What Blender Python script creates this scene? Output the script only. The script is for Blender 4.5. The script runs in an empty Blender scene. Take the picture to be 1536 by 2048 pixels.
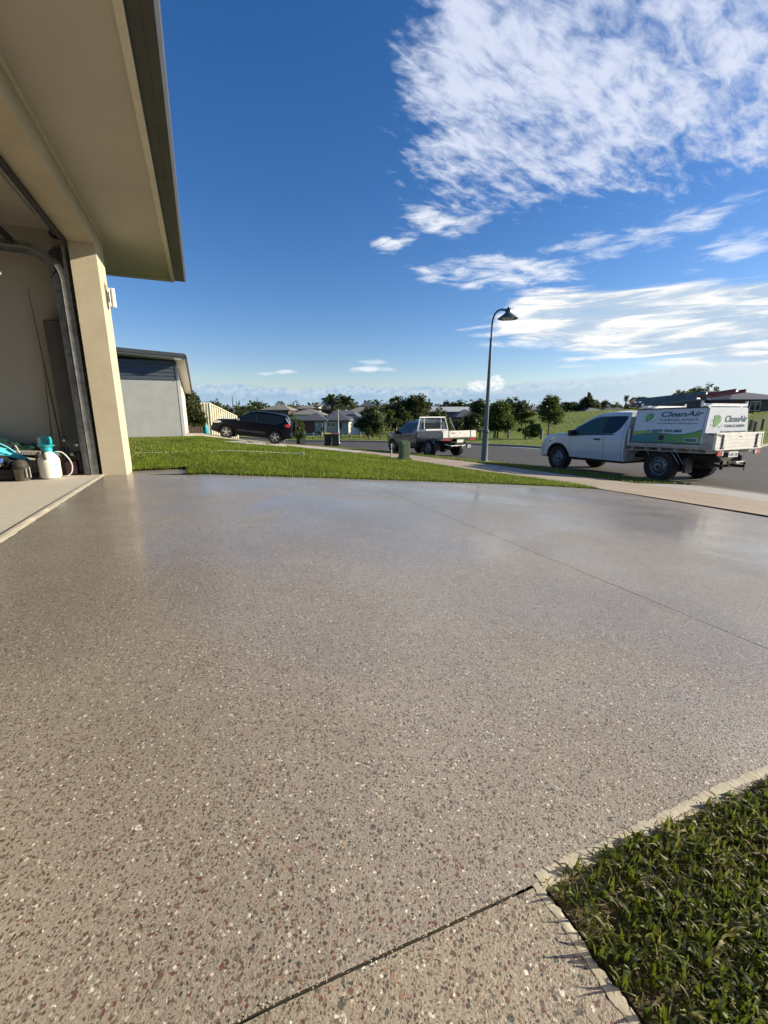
import bpy, bmesh, math, random
import numpy as np
from mathutils import Vector, Matrix, noise as mn
R=math.radians
random.seed(7); rng=np.random.default_rng(7)
scn=bpy.context.scene; COL=scn.collection

# ------------------------------------------------------------ camera, sky, sun, exposure
CAMZ=.72; F=850.; PITCH=math.atan(200/850.)
cam_d=bpy.data.cameras.new("camera"); cam=bpy.data.objects.new("camera",cam_d); COL.objects.link(cam)
cam.location=(0,0,CAMZ); cam.rotation_euler=(math.pi/2-PITCH,0,0)
cam_d.sensor_fit='VERTICAL'; cam_d.sensor_height=24; cam_d.lens=24*F/2048.
cam_d.clip_start=.02; cam_d.clip_end=9000
scn.camera=cam
scn.render.resolution_x=768; scn.render.resolution_y=1024
scn.view_settings.view_transform='Standard'; scn.view_settings.look='None'; scn.view_settings.gamma=1
scn.view_settings.exposure=0.95
scn.cycles.max_bounces=7; scn.cycles.transparent_max_bounces=8; scn.cycles.caustics_reflective=False; scn.cycles.caustics_refractive=False
SUN_EL=R(20); SUN_DIR=Vector((math.cos(SUN_EL)*.993,math.cos(SUN_EL)*.12,math.sin(SUN_EL))).normalized()
sd=bpy.data.lights.new("sun",'SUN'); sd.energy=4.6; sd.angle=R(.5); sd.color=(1.0,.88,.66)
so=bpy.data.objects.new("sun",sd); COL.objects.link(so); so.location=(20,0,12)
so.rotation_euler=SUN_DIR.to_track_quat('Z','Y').to_euler()

class V:
    """tiny expression wrapper for Math nodes"""
    def __init__(s,t,k): s.t=t; s.k=k
    def _m(s,op,*a,clamp=False):
        n=s.t.nodes.new('ShaderNodeMath'); n.operation=op; n.use_clamp=clamp
        for i,x in enumerate((s,)+a):
            if isinstance(x,V): s.t.links.new(x.k,n.inputs[i])
            else: n.inputs[i].default_value=x
        return V(s.t,n.outputs[0])
    def __add__(s,o): return s._m('ADD',o)
    def __sub__(s,o): return s._m('SUBTRACT',o)
    def __mul__(s,o): return s._m('MULTIPLY',o)
    def __truediv__(s,o): return s._m('DIVIDE',o)
    def mx(s,o): return s._m('MAXIMUM',o)
    def mi(s,o): return s._m('MINIMUM',o)
    def pw(s,o): return s._m('POWER',o)
    def sat(s): return s._m('ADD',0.,clamp=True)
    def ab(s): return s._m('ABSOLUTE')
    def ss(s,a,b):
        n=s.t.nodes.new('ShaderNodeMapRange'); n.interpolation_type='SMOOTHSTEP'
        s.t.links.new(s.k,n.inputs['Value']); n.inputs['From Min'].default_value=a; n.inputs['From Max'].default_value=b
        if a>b:
            n.inputs['From Min'].default_value=b; n.inputs['From Max'].default_value=a
            n.inputs['To Min'].default_value=1; n.inputs['To Max'].default_value=0
        return V(s.t,n.outputs[0])
def comb(t,x,y,z):
    n=t.nodes.new('ShaderNodeCombineXYZ')
    for i,v in enumerate((x,y,z)):
        if isinstance(v,V): t.links.new(v.k,n.inputs[i])
        else: n.inputs[i].default_value=v
    return n.outputs[0]
def nz(t,vec,scale,detail=4,rough=.55,dist=0):
    n=t.nodes.new('ShaderNodeTexNoise'); n.inputs['Scale'].default_value=scale; n.inputs['Detail'].default_value=detail
    n.inputs['Roughness'].default_value=rough; n.inputs['Distortion'].default_value=dist
    if vec is not None: t.links.new(vec,n.inputs['Vector'])
    return V(t,n.outputs['Fac'])
def mixc(t,fac,a,b,mode='MIX'):
    n=t.nodes.new('ShaderNodeMix'); n.data_type='RGBA'; n.blend_type=mode
    for s_,v in ((0,fac),(6,a),(7,b)):
        if isinstance(v,V): t.links.new(v.k,n.inputs[s_])
        elif isinstance(v,(int,float)): n.inputs[s_].default_value=v
        elif isinstance(v,tuple): n.inputs[s_].default_value=(*v,1) if len(v)==3 else v
        else: t.links.new(v,n.inputs[s_])
    return n.outputs[2]

# world: physical sky with procedural clouds laid on a cloud plane
wd=bpy.data.worlds.new("World"); scn.world=wd; wd.use_nodes=True
T=wd.node_tree; T.nodes.clear()
out=T.nodes.new('ShaderNodeOutputWorld'); bg=T.nodes.new('ShaderNodeBackground'); T.links.new(bg.outputs[0],out.inputs[0])
sky=T.nodes.new('ShaderNodeTexSky'); sky.sky_type='NISHITA'; sky.sun_disc=False
sky.sun_elevation=SUN_EL; sky.sun_rotation=math.atan2(SUN_DIR.x,SUN_DIR.y)
sky.altitude=300; sky.air_density=1.0; sky.dust_density=.35; sky.ozone_density=2.2
SKY_S=.074
tc=T.nodes.new('ShaderNodeTexCoord'); sep=T.nodes.new('ShaderNodeSeparateXYZ'); T.links.new(tc.outputs['Generated'],sep.inputs[0])
X,Y,Z=(V(T,sep.outputs[i]) for i in range(3))
hd=(X*X+Y*Y)._m('SQRT')
az=X._m('ARCTAN2',Y)*57.29578
el=Z._m('ARCTAN2',hd)*57.29578
zz=Z.mx(0.)+.045
P0=comb(T,X/zz,Y/zz,0.)
def rotpl(ang,sx,sy):
    c,s=math.cos(R(ang)),math.sin(R(ang)); px=X/zz; py=Y/zz
    return comb(T,(px*c+py*s)*sx,(py*c-px*s)*sy,0.)
warp=nz(T,P0,1.6,3,.6)-.5
warp2=nz(T,comb(T,az*.1,el*.25,3.),1.,4,.6)-.5
azw=az+warp2*16.; elw=el+warp2*5.
def ell(a0,e0,ra,re,rot=0):
    c,s=math.cos(R(rot)),math.sin(R(rot)); da=az-a0; de=el-e0
    u=(da*c+de*s)/ra; v=(de*c-da*s)/re
    return (u*u+v*v)._m('SQRT')
# 1 high mottled sheet
fine=nz(T,rotpl(38,8.5,20.),1.,7,.62,.35); mid=nz(T,rotpl(30,2.4,4.6),1.,5,.6,.2); big=nz(T,P0,1.1,2,.5)
warp3=nz(T,P0,3.2,6,.65)-.5
m1=(elw+warp3*9.).ss(16.5,26.5)*(azw+warp3*12.+(el-22.)*.12).ss(-3.5,11.)*el.ss(62,44)*az.ss(82,58)
d1=((fine-.5)*1.55+(mid-.5)*1.1+(big-.5)*.8+m1*1.02-.47).ss(-.05,.75)*m1.ss(.0,.45)
# 2 wisps
vec2=comb(T,az*.22+el*.12,el*.85,0.); w2=nz(T,vec2,1.,7,.63,.4); w2b=nz(T,comb(T,az*.06+el*.05,el*.3,7.),1.,4,.6)
def wisp(a0,e0,ra,re,rot,k=1.):
    m=(ell(a0,e0,ra*1.25,re*1.45,rot)+(w2b-.5)*1.3).ss(1.,.0)
    return ((m*.55+w2*1.5-.92).ss(0.,.55)*m.ss(0,.35))*k
w=wisp(15,15.6,11,2.3,-3)
for a in ((5.5,21.4,5.5,1.5,-14),(10,20.6,5,1.1,10,.8),(6,16.2,4.5,1.3,8),(1.2,19,3.8,.95,18),(-.2,19.3,2.4,.6,14),(30,17.6,10,1.6,6,.8),(23,17.8,7,1.1,3,.8),(37,15.4,7,1.4,12,.8),(10.5,14.6,2.6,.7,20),(38,14.6,6,.8,0,.8),
          (-1.6,5.3,4.4,.5,2),(-2,6.2,3.4,.4,-3,.7),(-12.5,4.9,2.4,.42,2,.8),(-14.8,4.6,2.4,.35,0,.6),(14.6,9.3,5.2,.42,2),(17.5,7.9,7.5,.75,-2),(11.5,10.,3.6,.3,3,.7),(26,6.1,9,.5,2,.9),(22,5.2,7,.45,0,.8),(33,4.3,9,.5,1,.8)):
    w=w.mx(wisp(*a))
# 3 lower right streaky bank
m3=(el-(az._m('MULTIPLY',-.075)+15.4)).ss(.9,-1.4)*(el-(az*-.17+12.0)).ss(-3.4,.6)*azw.ss(10.,21.)*az.ss(80,60)
st3=nz(T,comb(T,az*.09,el*.75,1.),1.,7,.6,.5)
d3=(m3*.85+st3*1.1-.90).ss(-.02,.42)*m3.ss(0,.2)
# 4 horizon bank
bt=nz(T,comb(T,az*.16,el*.4,2.),1.,5,.6); bt2=nz(T,comb(T,az*1.2,el*1.8,5.),1.,5,.6)
m4=(el-(bt*2.2+bt2*.6+1.65+az.ss(8,40)*1.6)).ss(.45,-.25)
tops=(el-(bt*2.6+bt2*1.1+.45+az.ss(8,40)*1.5)).ss(-.7,.1)*bt2.ss(.35,.6)
cum=ell(12.0,3.2,1.4,.7).mi(ell(14.2,3.5,1.0,1.1))+(bt2-.5)*2.6
dc=cum.ss(1.05,.85)
skc=T.nodes.new('ShaderNodeMix'); 
hs=T.nodes.new('ShaderNodeHueSaturation'); hs.inputs['Saturation'].default_value=1.32; hs.inputs['Hue'].default_value=.504
T.links.new(sky.outputs[0],hs.inputs['Color'])
skys=mixc(T,1.,hs.outputs[0],(SKY_S*1.0,SKY_S*.94,SKY_S*1.06),'MULTIPLY')

c1=mixc(T,((mid+fine*.6)-.35).sat(),(.26,.31,.43),(.46,.48,.54))
cur=mixc(T,(d1*.95).sat(),skys,c1)
cur=mixc(T,w*.88,cur,(.50,.52,.55))
c3=mixc(T,st3.ss(.42,.6),(.27,.34,.42),(.60,.58,.54))
cur=mixc(T,d3*.95,cur,c3)
c4=mixc(T,tops*.55,mixc(T,az.ss(5,45),(.17,.27,.38),(.36,.42,.46)),(.38,.42,.46))
c4=mixc(T,(el.ss(2.2,.3)*.55),c4,(.30,.38,.45))
cur=mixc(T,m4*.9,cur,c4)
cur=mixc(T,dc*.8,cur,mixc(T,bt2.ss(.35,.6),(.36,.42,.48),(.56,.56,.54)))
T.links.new(cur,bg.inputs[0]); bg.inputs[1].default_value=1.0

# ------------------------------------------------------------ helpers: terrain and picture geometry
E1=(.9205,.3907); E2=(-.3907,.9205)
def xy(s,t): return (s*E1[0]+t*E2[0], s*E1[1]+t*E2[1])
_T=np.arange(-20,420,.5)
_g=np.interp(_T,[0,5,7,10.2,17.6,25,35.8,46,66,90,150,400],[0,.02,.06,.15,.43,.76,1.27,1.65,2.35,3.0,3.6,5])
_k=np.exp(-np.linspace(-2,2,9)**2); _g=np.convolve(np.pad(_g,4,mode='edge'),_k/_k.sum(),'valid')
def terr(x,y):
    x=np.asarray(x,float); y=np.asarray(y,float)
    s=.9205*x+.3907*y; t=-.3907*x+.9205*y
    h=-.084*np.clip(s,0,10.2)-np.interp(t,_T,_g)*(.6+.4*np.clip(s/4,0,1))
    q=np.clip((s-36)/68,0,1); h=h+4.9*q*q*(3-2*q)*np.clip((np.hypot(x,y)-20)/25,0,1)
    return h
def tz(s,t): x,y=xy(s,t); return float(terr(x,y))
cp,sp=math.cos(PITCH),math.sin(PITCH)
def ray(u,v):
    a=(u-768)/F; b=(v-1024)/F
    return a,cp-b*sp,-(sp+b*cp)
def at(u,D,v=900):            # x for a picture column at forward distance D
    r=ray(u,v); return r[0]/r[1]*D
def hz(v,D): r=ray(768,v); return CAMZ+r[2]/r[1]*D
def hit(u,v):
    r=ray(u,v); k=0
    for i in range(20000):
        k+=.01*(1+k*.05)
        if CAMZ+r[2]*k<=float(terr(r[0]*k,r[1]*k)) or k>300: break
    return r[0]*k,r[1]*k

# ------------------------------------------------------------ helpers: objects
def tag(o,label,cat,group=None,kind=None):
    if label: o['label']=label
    if cat: o['category']=cat
    if group: o['group']=group
    if kind: o['kind']=kind
    return o
def empty(name,loc=(0,0,0),rz=0,label=None,cat=None,group=None,mat=None):
    o=bpy.data.objects.new(name,None); COL.objects.link(o); o.empty_display_size=.2
    if mat is not None:
        o.location=mat.to_translation(); o.rotation_euler=mat.to_euler()
    else: o.location=loc; o.rotation_euler=(0,0,rz)
    return tag(o,label,cat,group)
def copy_tree(o,parent=None):
    c=o.copy(); COL.objects.link(c); c.parent=parent
    for ch in list(o.children): copy_tree(ch,c)
    return c
class MB:
    def __init__(s): s.bm=bmesh.new(); s.M=Matrix.Identity(4)
    def v(s,p): return s.bm.verts.new(s.M@Vector(p))
    def face(s,pts):
        try: return s.bm.faces.new([s.v(p) for p in pts])
        except ValueError: return None
    def box(s,x0,x1,y0,y1,z0,z1,bev=0,seg=1):
        b=bmesh.new(); bmesh.ops.create_cube(b,size=1)
        for q in b.verts: q.co=Vector(((x0+x1)/2+q.co.x*(x1-x0),(y0+y1)/2+q.co.y*(y1-y0),(z0+z1)/2+q.co.z*(z1-z0)))
        if bev: bmesh.ops.bevel(b,geom=list(b.edges),offset=bev,segments=seg,affect='EDGES',profile=.5)
        s.add(b); return s
    def add(s,b):
        m={}
        for q in b.verts: m[q]=s.v(q.co)
        for f in b.faces:
            try: s.bm.faces.new([m[q] for q in f.verts])
            except ValueError: pass
        b.free()
    def prism(s,poly,axis,a0,a1,bev=0):
        """poly 2-D extruded along axis ('x': poly=(y,z), 'y': (x,z), 'z': (x,y))"""
        def P(p,a): return {'x':(a,p[0],p[1]),'y':(p[0],a,p[1]),'z':(p[0],p[1],a)}[axis]
        b=bmesh.new(); A=[b.verts.new(P(p,a0)) for p in poly]; B=[b.verts.new(P(p,a1)) for p in poly]; n=len(poly)
        b.faces.new(A); b.faces.new(B[::-1])
        for i in range(n): b.faces.new([A[i],B[i],B[(i+1)%n],A[(i+1)%n]])
        bmesh.ops.recalc_face_normals(b,faces=list(b.faces))
        if bev: bmesh.ops.bevel(b,geom=list(b.edges),offset=bev,segments=1,affect='EDGES')
        s.add(b); return s
    def tube(s,pts,r,n=8,cap=True):
        pts=[Vector(p) for p in pts]; rs=r if isinstance(r,(list,tuple)) else [r]*len(pts); rings=[]
        up=None
        for i,p in enumerate(pts):
            d=(pts[min(i+1,len(pts)-1)]-pts[max(i-1,0)]).normalized()
            if up is None: up=Vector((0,0,1)) if abs(d.z)<.9 else Vector((1,0,0))
            a=d.cross(up).normalized(); b=a.cross(d).normalized(); up=b
            rings.append([s.v(p+(a*math.cos(k*2*math.pi/n)+b*math.sin(k*2*math.pi/n))*rs[i]) for k in range(n)])
        for A,B in zip(rings,rings[1:]):
            for k in range(n): s.bm.faces.new([A[k],A[(k+1)%n],B[(k+1)%n],B[k]])
        if cap: s.bm.faces.new(rings[0][::-1]); s.bm.faces.new(rings[-1])
        return s
    def lathe(s,prof,n=24,axis='z',c=(0,0,0),close=False,caps=True):
        rings=[]
        for (r,h) in prof:
            ring=[]
            for k in range(n):
                a=2*math.pi*k/n; p={'z':(r*math.cos(a),r*math.sin(a),h),'y':(r*math.cos(a),h,r*math.sin(a)),'x':(h,r*math.cos(a),r*math.sin(a))}[axis]
                ring.append(s.v((p[0]+c[0],p[1]+c[1],p[2]+c[2])))
            rings.append(ring)
        pr=list(zip(rings,rings[1:]))+([(rings[-1],rings[0])] if close else [])
        for A,B in pr:
            for k in range(n): s.bm.faces.new([A[k],A[(k+1)%n],B[(k+1)%n],B[k]])
        if not close and caps:
            if prof[0][0]>1e-4: s.bm.faces.new(rings[0][::-1])
            if prof[-1][0]>1e-4: s.bm.faces.new(rings[-1])
        return s
    def grid(s,rows):
        g=[[s.v(p) for p in r] for r in rows]
        for A,B in zip(g,g[1:]):
            for k in range(len(A)-1): s.bm.faces.new([A[k],A[k+1],B[k+1],B[k]])
        return s
    def sphere(s,c,r,sc=(1,1,1),seg=12,rot=None):
        b=bmesh.new(); bmesh.ops.create_uvsphere(b,u_segments=seg,v_segments=max(6,seg//2),radius=r)
        for q in b.verts:
            p=Vector((q.co.x*sc[0],q.co.y*sc[1],q.co.z*sc[2])); 
            if rot: p=rot@p
            q.co=p+Vector(c)
        s.add(b); return s
    def build(s,name,mat,parent=None,smooth=35,fix=True,**kw):
        bmesh.ops.remove_doubles(s.bm,verts=list(s.bm.verts),dist=1e-5)
        if fix: bmesh.ops.recalc_face_normals(s.bm,faces=list(s.bm.faces))
        me=bpy.data.meshes.new(name); s.bm.to_mesh(me); s.bm.free()
        if smooth:
            me.polygons.foreach_set('use_smooth',[True]*len(me.polygons)); me.set_sharp_from_angle(angle=R(smooth))
        me.materials.append(mat); o=bpy.data.objects.new(name,me); COL.objects.link(o); o.parent=parent
        if kw: tag(o,kw.get('label'),kw.get('cat'),kw.get('group'),kw.get('kind'))
        return o
def np_obj(name,verts,faces,mat,parent=None,attr=None,smooth=False):
    """verts (n,3), faces (m,k) all the same size"""
    me=bpy.data.meshes.new(name); n,m,k=len(verts),len(faces),faces.shape[1]
    me.vertices.add(n); me.vertices.foreach_set('co',verts.astype(np.float32).ravel())
    me.loops.add(m*k); me.loops.foreach_set('vertex_index',faces.astype(np.int32).ravel())
    me.polygons.add(m); me.polygons.foreach_set('loop_start',np.arange(0,m*k,k,dtype=np.int32))
    me.polygons.foreach_set('use_smooth',np.full(m,smooth))
    me.update(calc_edges=True)
    if attr is not None:
        a=me.attributes.new('rnd','FLOAT','POINT'); a.data.foreach_set('value',attr.astype(np.float32))
    me.materials.append(mat); o=bpy.data.objects.new(name,me); COL.objects.link(o); o.parent=parent
    return o

# ------------------------------------------------------------ materials
def newmat(name):
    m=bpy.data.materials.new(name); m.use_nodes=True; t=m.node_tree; b=t.nodes['Principled BSDF']
    tc=t.nodes.new('ShaderNodeTexCoord'); return m,t,b,tc.outputs['Object']
def bump(t,b,h,strength=.3,dist=.01):
    n=t.nodes.new('ShaderNodeBump'); n.inputs['Strength'].default_value=strength; n.inputs['Distance'].default_value=dist
    t.links.new(h.k if isinstance(h,V) else h,n.inputs['Height']); t.links.new(n.outputs[0],b.inputs['Normal']); return n
def mat(name,col,rough=.6,metal=0,var=.12,scale=6,bs=0,bscale=60,bdist=.003,spec=.5,coat=0,detail=4):
    m,t,b,co=newmat(name)
    f=nz(t,co,scale,detail,.6); d=tuple(c*(1-var) for c in col); l=tuple(min(1,c*(1+var)) for c in col)
    t.links.new(mixc(t,f.ss(.3,.7),d,l),b.inputs['Base Color'])
    r=nz(t,co,scale*2.3,3,.6); t.links.new((r*.16+(rough-.08)).sat().k,b.inputs['Roughness'])
    b.inputs['Metallic'].default_value=metal; b.inputs['Specular IOR Level'].default_value=spec; b.inputs['Coat Weight'].default_value=coat; b.inputs['Coat Roughness'].default_value=.05
    if bs: bump(t,b,nz(t,co,bscale,3,.6),bs,bdist)
    return m
def glass(name,col=(.02,.025,.03),rough=.05):
    m,t,b,co=newmat(name); b.inputs['Base Color'].default_value=(*col,1)
    t.links.new((nz(t,co,3,2)*.06+rough).k,b.inputs['Roughness']); b.inputs['Specular IOR Level'].default_value=.5; b.inputs['Coat Weight'].default_value=.1
    return m
M={}
def aggregate(name,base,scale=1.,rough=.3,wet=1.,bstr=.8,peb=1.):
    m,t,b,co=newmat(name)
    big=nz(t,co,.9,4,.6); med=nz(t,co,7,4,.6); sand=nz(t,co,260*scale,3,.7)
    col=mixc(t,big.ss(.3,.7),(base[0]*.84,base[1]*.80,base[2]*.78),tuple(c*1.16 for c in base)); col=mixc(t,nz(t,co,2.6,5,.7).ss(.52,.68)*.22,col,(base[0]*1.35,base[1]*1.2,base[2]*1.1))
    col=mixc(t,sand.ss(.35,.7)*.5,col,tuple(min(1,c*1.45) for c in base))
    col=mixc(t,sand.ss(.45,.25)*.55,col,tuple(c*.45 for c in base))
    wv=t.nodes.new('ShaderNodeVectorMath'); wv.operation='MULTIPLY_ADD'
    nn=t.nodes.new('ShaderNodeTexNoise'); nn.inputs['Scale'].default_value=150*scale; nn.inputs['Detail'].default_value=2
    t.links.new(co,nn.inputs['Vector']); t.links.new(nn.outputs['Color'],wv.inputs[0]); wv.inputs[1].default_value=(.006/scale,)*3; t.links.new(co,wv.inputs[2])
    hts=[]
    for (sc,thr,lim,soft,bl_) in ((62*scale,.72,.32,.05,.25),(108*scale,.50,.37,.08,.12),(185*scale,.32,.42,.1,.0)):
        vo=t.nodes.new('ShaderNodeTexVoronoi'); vo.inputs['Scale'].default_value=sc; vo.inputs['Randomness'].default_value=1
        t.links.new(wv.outputs[0],vo.inputs['Vector'])
        sx=t.nodes.new('ShaderNodeSeparateColor'); t.links.new(vo.outputs['Color'],sx.inputs[0])
        r,g,bl=(V(t,sx.outputs[i]) for i in range(3)); d=V(t,vo.outputs['Distance'])
        on=r.ss(thr,thr+.02)*(d-(g*.22+lim-.2)).ss(soft,0)*peb
        cr=t.nodes.new('ShaderNodeValToRGB'); t.links.new(bl.k,cr.inputs[0]); e=cr.color_ramp; e.interpolation='CONSTANT'
        cs=[(0,(.13,.10,.08)),(.16,(.33,.28,.22)),(.27,(.13,.05,.035)),(.43,(.48,.44,.37)),(.52,(.04,.045,.04)),(.64,(.26,.16,.11)),(.75,(.10,.08,.06)),(.88,(.09,.065,.05)),(.95,(.66,.63,.56))]
        e.elements[0].position=0; e.elements[0].color=(*cs[0][1],1); e.elements[1].position=cs[1][0]; e.elements[1].color=(*cs[1][1],1)
        for p,c in cs[2:]: q=e.elements.new(p); q.color=(*c,1)
        pc=mixc(t,bl_,cr.outputs[0],base)
        col=mixc(t,on,col,pc); hts.append(on)
    pit=(nz(t,co,330*scale,2,.5).ss(.41,.33)).mx(nz(t,co,150*scale,3,.6).ss(.36,.30))
    col=mixc(t,pit*.85,col,tuple(c*.35 for c in base))  # shade inside the small pits is painted into the colour
    t.links.new(col,b.inputs['Base Color'])
    ro=(nz(t,co,1.7,4,.65)*.22+(rough-.11)+sand*.10); t.links.new(ro.sat().k,b.inputs['Roughness'])
    b.inputs['Specular IOR Level'].default_value=.5; cw_=nz(t,co,.55,5,.65,.6); t.links.new((cw_.ss(.33,.66)*(.75*wet)).k,b.inputs['Coat Weight']); cr_=nz(t,co,.8,4,.6); t.links.new((cr_.ss(.35,.65)*.12+.09).k,b.inputs['Coat Roughness'])
    h=(sand*1.0+hts[0]*.35+hts[1]*.3-pit*.8+nz(t,co,90,3,.6)*.9)
    bump(t,b,h,bstr,.0022)
    # the sealer film is smoother than the stone below it
    nb=t.nodes.new('ShaderNodeBump'); nb.inputs['Strength'].default_value=.25; nb.inputs['Distance'].default_value=.0015
    t.links.new(nz(t,co,60,3,.6).k,nb.inputs['Height'])
    nb2=t.nodes.new('ShaderNodeBump'); nb2.inputs['Strength'].default_value=.35; nb2.inputs['Distance'].default_value=.012; t.links.new(nz(t,co,2.2,3,.6).k,nb2.inputs['Height']); t.links.new(nb.outputs[0],nb2.inputs['Normal']); t.links.new(nb2.outputs[0],b.inputs['Coat Normal'])
    return m
M['drive']=aggregate('sealed_aggregate',(.262,.234,.197))
M['path_agg']=aggregate('matt_aggregate',(.27,.235,.185),rough=.5,wet=.35)
def conc(name,base,rough=.85,stain=(.2,.12,.07),sf=.3):
    m,t,b,co=newmat(name)
    f=nz(t,co,1.3,5,.65); g=nz(t,co,14,5,.7); h=nz(t,co,180,3,.7)
    c=mixc(t,f.ss(.35,.7)*sf,base,stain); c=mixc(t,g.ss(.4,.75)*.4,c,tuple(min(1,x*1.3) for x in base)); c=mixc(t,h.ss(.5,.3)*.4,c,tuple(x*.6 for x in base))
    t.links.new(c,b.inputs['Base Color']); b.inputs['Roughness'].default_value=rough; bump(t,b,h+g*2.,.35,.003); return m
M['foot']=conc('footpath_concrete',(.34,.28,.21),sf=.4,stain=(.20,.12,.08))
M['apron']=conc('apron_concrete',(.34,.33,.31),sf=.2,stain=(.2,.18,.16))
M['gfloor']=conc('garage_floor_concrete',(.50,.47,.40),sf=.35,stain=(.5,.40,.31))
M['edge']=conc('cement_edge',(.40,.365,.29),sf=.1,stain=(.5,.45,.35))
M['kerb']=conc('kerb_concrete',(.20,.18,.155),sf=.4,stain=(.16,.13,.1))
M['nconc']=conc('neighbour_concrete',(.46,.42,.37),sf=.3,stain=(.35,.3,.25))
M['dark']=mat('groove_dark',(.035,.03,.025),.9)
m,t,b,co=newmat('asphalt')
f=nz(t,co,.5,5,.65); g=nz(t,co,120,3,.7)
c=mixc(t,f.ss(.3,.7),(.048,.041,.035),(.072,.063,.054)); c=mixc(t,g.ss(.5,.75)*.6,c,(.16,.14,.12)); c=mixc(t,g.ss(.45,.3)*.6,c,(.02,.018,.016))
t.links.new(c,b.inputs['Base Color']); b.inputs['Roughness'].default_value=.75; bump(t,b,g,.5,.006); M['road']=m
def ground(name,c0,c1,c2,s1=.35,s2=6.,bs=.7,bd=.03,dk=.6):
    m,t,b,co=newmat(name)
    f=nz(t,co,s1,5,.65); g=nz(t,co,s2,5,.75); h=nz(t,co,s2*7,3,.7)
    c=mixc(t,f.ss(.3,.7),c0,c1); c=mixc(t,(g.ss(.45,.75)*.7),c,c2); c=mixc(t,h.ss(.5,.3)*dk,c,tuple(x*.35 for x in c0))
    t.links.new(c,b.inputs['Base Color']); b.inputs['Roughness'].default_value=.95; b.inputs['Specular IOR Level'].default_value=.15
    bump(t,b,g+h*.6,bs,bd); return m
M['lawn']=ground('lawn_soil',(.030,.052,.012),(.045,.07,.016),(.07,.085,.03),bd=.02)
M['field']=ground('field_grass',(.11,.15,.025),(.16,.20,.04),(.21,.22,.07),s1=.08,s2=1.3,bd=.03,bs=.3,dk=.15)
M['soil']=ground('patch_soil',(.075,.06,.035),(.12,.10,.06),(.22,.19,.12),s1=4,s2=60,bd=.006)
def leafmat(name,dark,light,tip=None,trans=.35,attr=False,rough=.5,scale=1.5):
    m,t,b,co=newmat(name)
    if attr:
        a=t.nodes.new('ShaderNodeAttribute'); a.attribute_name='rnd'; f=V(t,a.outputs['Fac'])
        c=mixc(t,f.ss(0,.8),dark,light)
        if tip: c=mixc(t,f.ss(.82,.86),c,tip)
    else:
        f=nz(t,co,scale,4,.7); g=nz(t,co,scale*7,2,.6); c=mixc(t,(f*.6+g*.5-.05).ss(.3,.7),dark,light)
        if tip: c=mixc(t,g.ss(.62,.72)*.7,c,tip)
    t.links.new(c,b.inputs['Base Color']); b.inputs['Roughness'].default_value=rough; b.inputs['Specular IOR Level'].default_value=.35
    tr=t.nodes.new('ShaderNodeBsdfTranslucent'); t.links.new(mixc(t,.5,c,(.25,.35,.03)),tr.inputs[0])
    mx=t.nodes.new('ShaderNodeMixShader'); mx.inputs[0].default_value=trans
    t.links.new(b.outputs[0],mx.inputs[1]); t.links.new(tr.outputs[0],mx.inputs[2]); t.links.new(mx.outputs[0],t.nodes['Material Output'].inputs[0])
    return m
M['blade']=leafmat('lawn_blade',(.075,.12,.008),(.24,.29,.026),(.30,.27,.12),.4,True)
M['blade2']=leafmat('patch_blade',(.016,.028,.006),(.105,.125,.014),(.30,.25,.14),.3,True,.55)
M['blade3']=leafmat('field_blade',(.19,.23,.035),(.27,.31,.055),(.33,.31,.12),.4,True)
M['tree_dark']=leafmat('foliage_dark',(.012,.020,.006),(.045,.058,.014),None,.15)
M['tree_mid']=leafmat('foliage_mid',(.02,.038,.010),(.075,.10,.022),(.13,.15,.03),.25)
M['tree_bright']=leafmat('foliage_bright',(.03,.055,.012),(.11,.15,.03),(.22,.24,.06),.3)
M['tree_red']=leafmat('foliage_rust',(.05,.055,.012),(.15,.14,.03),(.25,.10,.03),.3)
M['palm']=leafmat('foliage_palm',(.015,.028,.010),(.06,.08,.025),None,.15)
M['bark']=mat('bark',(.10,.075,.055),.9,var=.4,scale=9,bs=.6,bscale=30,bdist=.02)
M['stucco']=mat('rendered_wall_cream',(.52,.46,.34),.9,var=.06,scale=3,bs=1.,bscale=150,bdist=.006)
M['stucco_in']=mat('plaster_beige',(.40,.37,.32),.85,var=.04,scale=2,bs=.1,bscale=90,bdist=.001)
M['soffit']=mat('soffit_paint',(.50,.465,.41),.75,var=.04,scale=1.5)
M['fascia']=mat('fascia_cream',(.66,.62,.52),.5,var=.05)
M['gutter']=mat('gutter_grey',(.075,.075,.08),.45,.2,var=.12,scale=4)
M['roofdark']=mat('roof_sheet_dark',(.08,.085,.09),.5,.1,var=.15,scale=1)
M['render_grey']=mat('rendered_wall_pale',(.50,.50,.46),.9,var=.06,scale=2,bs=.5,bscale=80,bdist=.005)
M['clad']=mat('cladding_charcoal',(.075,.09,.115),.55,var=.1)
M['white']=mat('paint_white',(.78,.79,.78),.35,var=.04,coat=.4)
M['truckwhite']=mat('body_white',(.52,.57,.61),.3,var=.03,coat=.6,scale=2)
M['silver']=mat('body_silver',(.12,.125,.13),.32,.55,var=.05,coat=.6,scale=2)
M['black_car']=mat('body_black',(.003,.004,.010),.3,.0,var=.2,coat=.0,scale=2,spec=.16)
M['tyre']=mat('tyre_rubber',(.018,.018,.018),.85,var=.3,scale=12,bs=.4,bscale=80,bdist=.004)
M['steelrim']=mat('steel_rim',(.22,.22,.22),.45,.7,var=.15)
M['alloy']=mat('alloy_rim',(.62,.62,.60),.35,.6,var=.1)
M['plastic']=mat('black_plastic',(.02,.02,.022),.55,var=.3)
M['chassis']=mat('chassis_black',(.015,.014,.013),.8,var=.5,scale=10)
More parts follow.
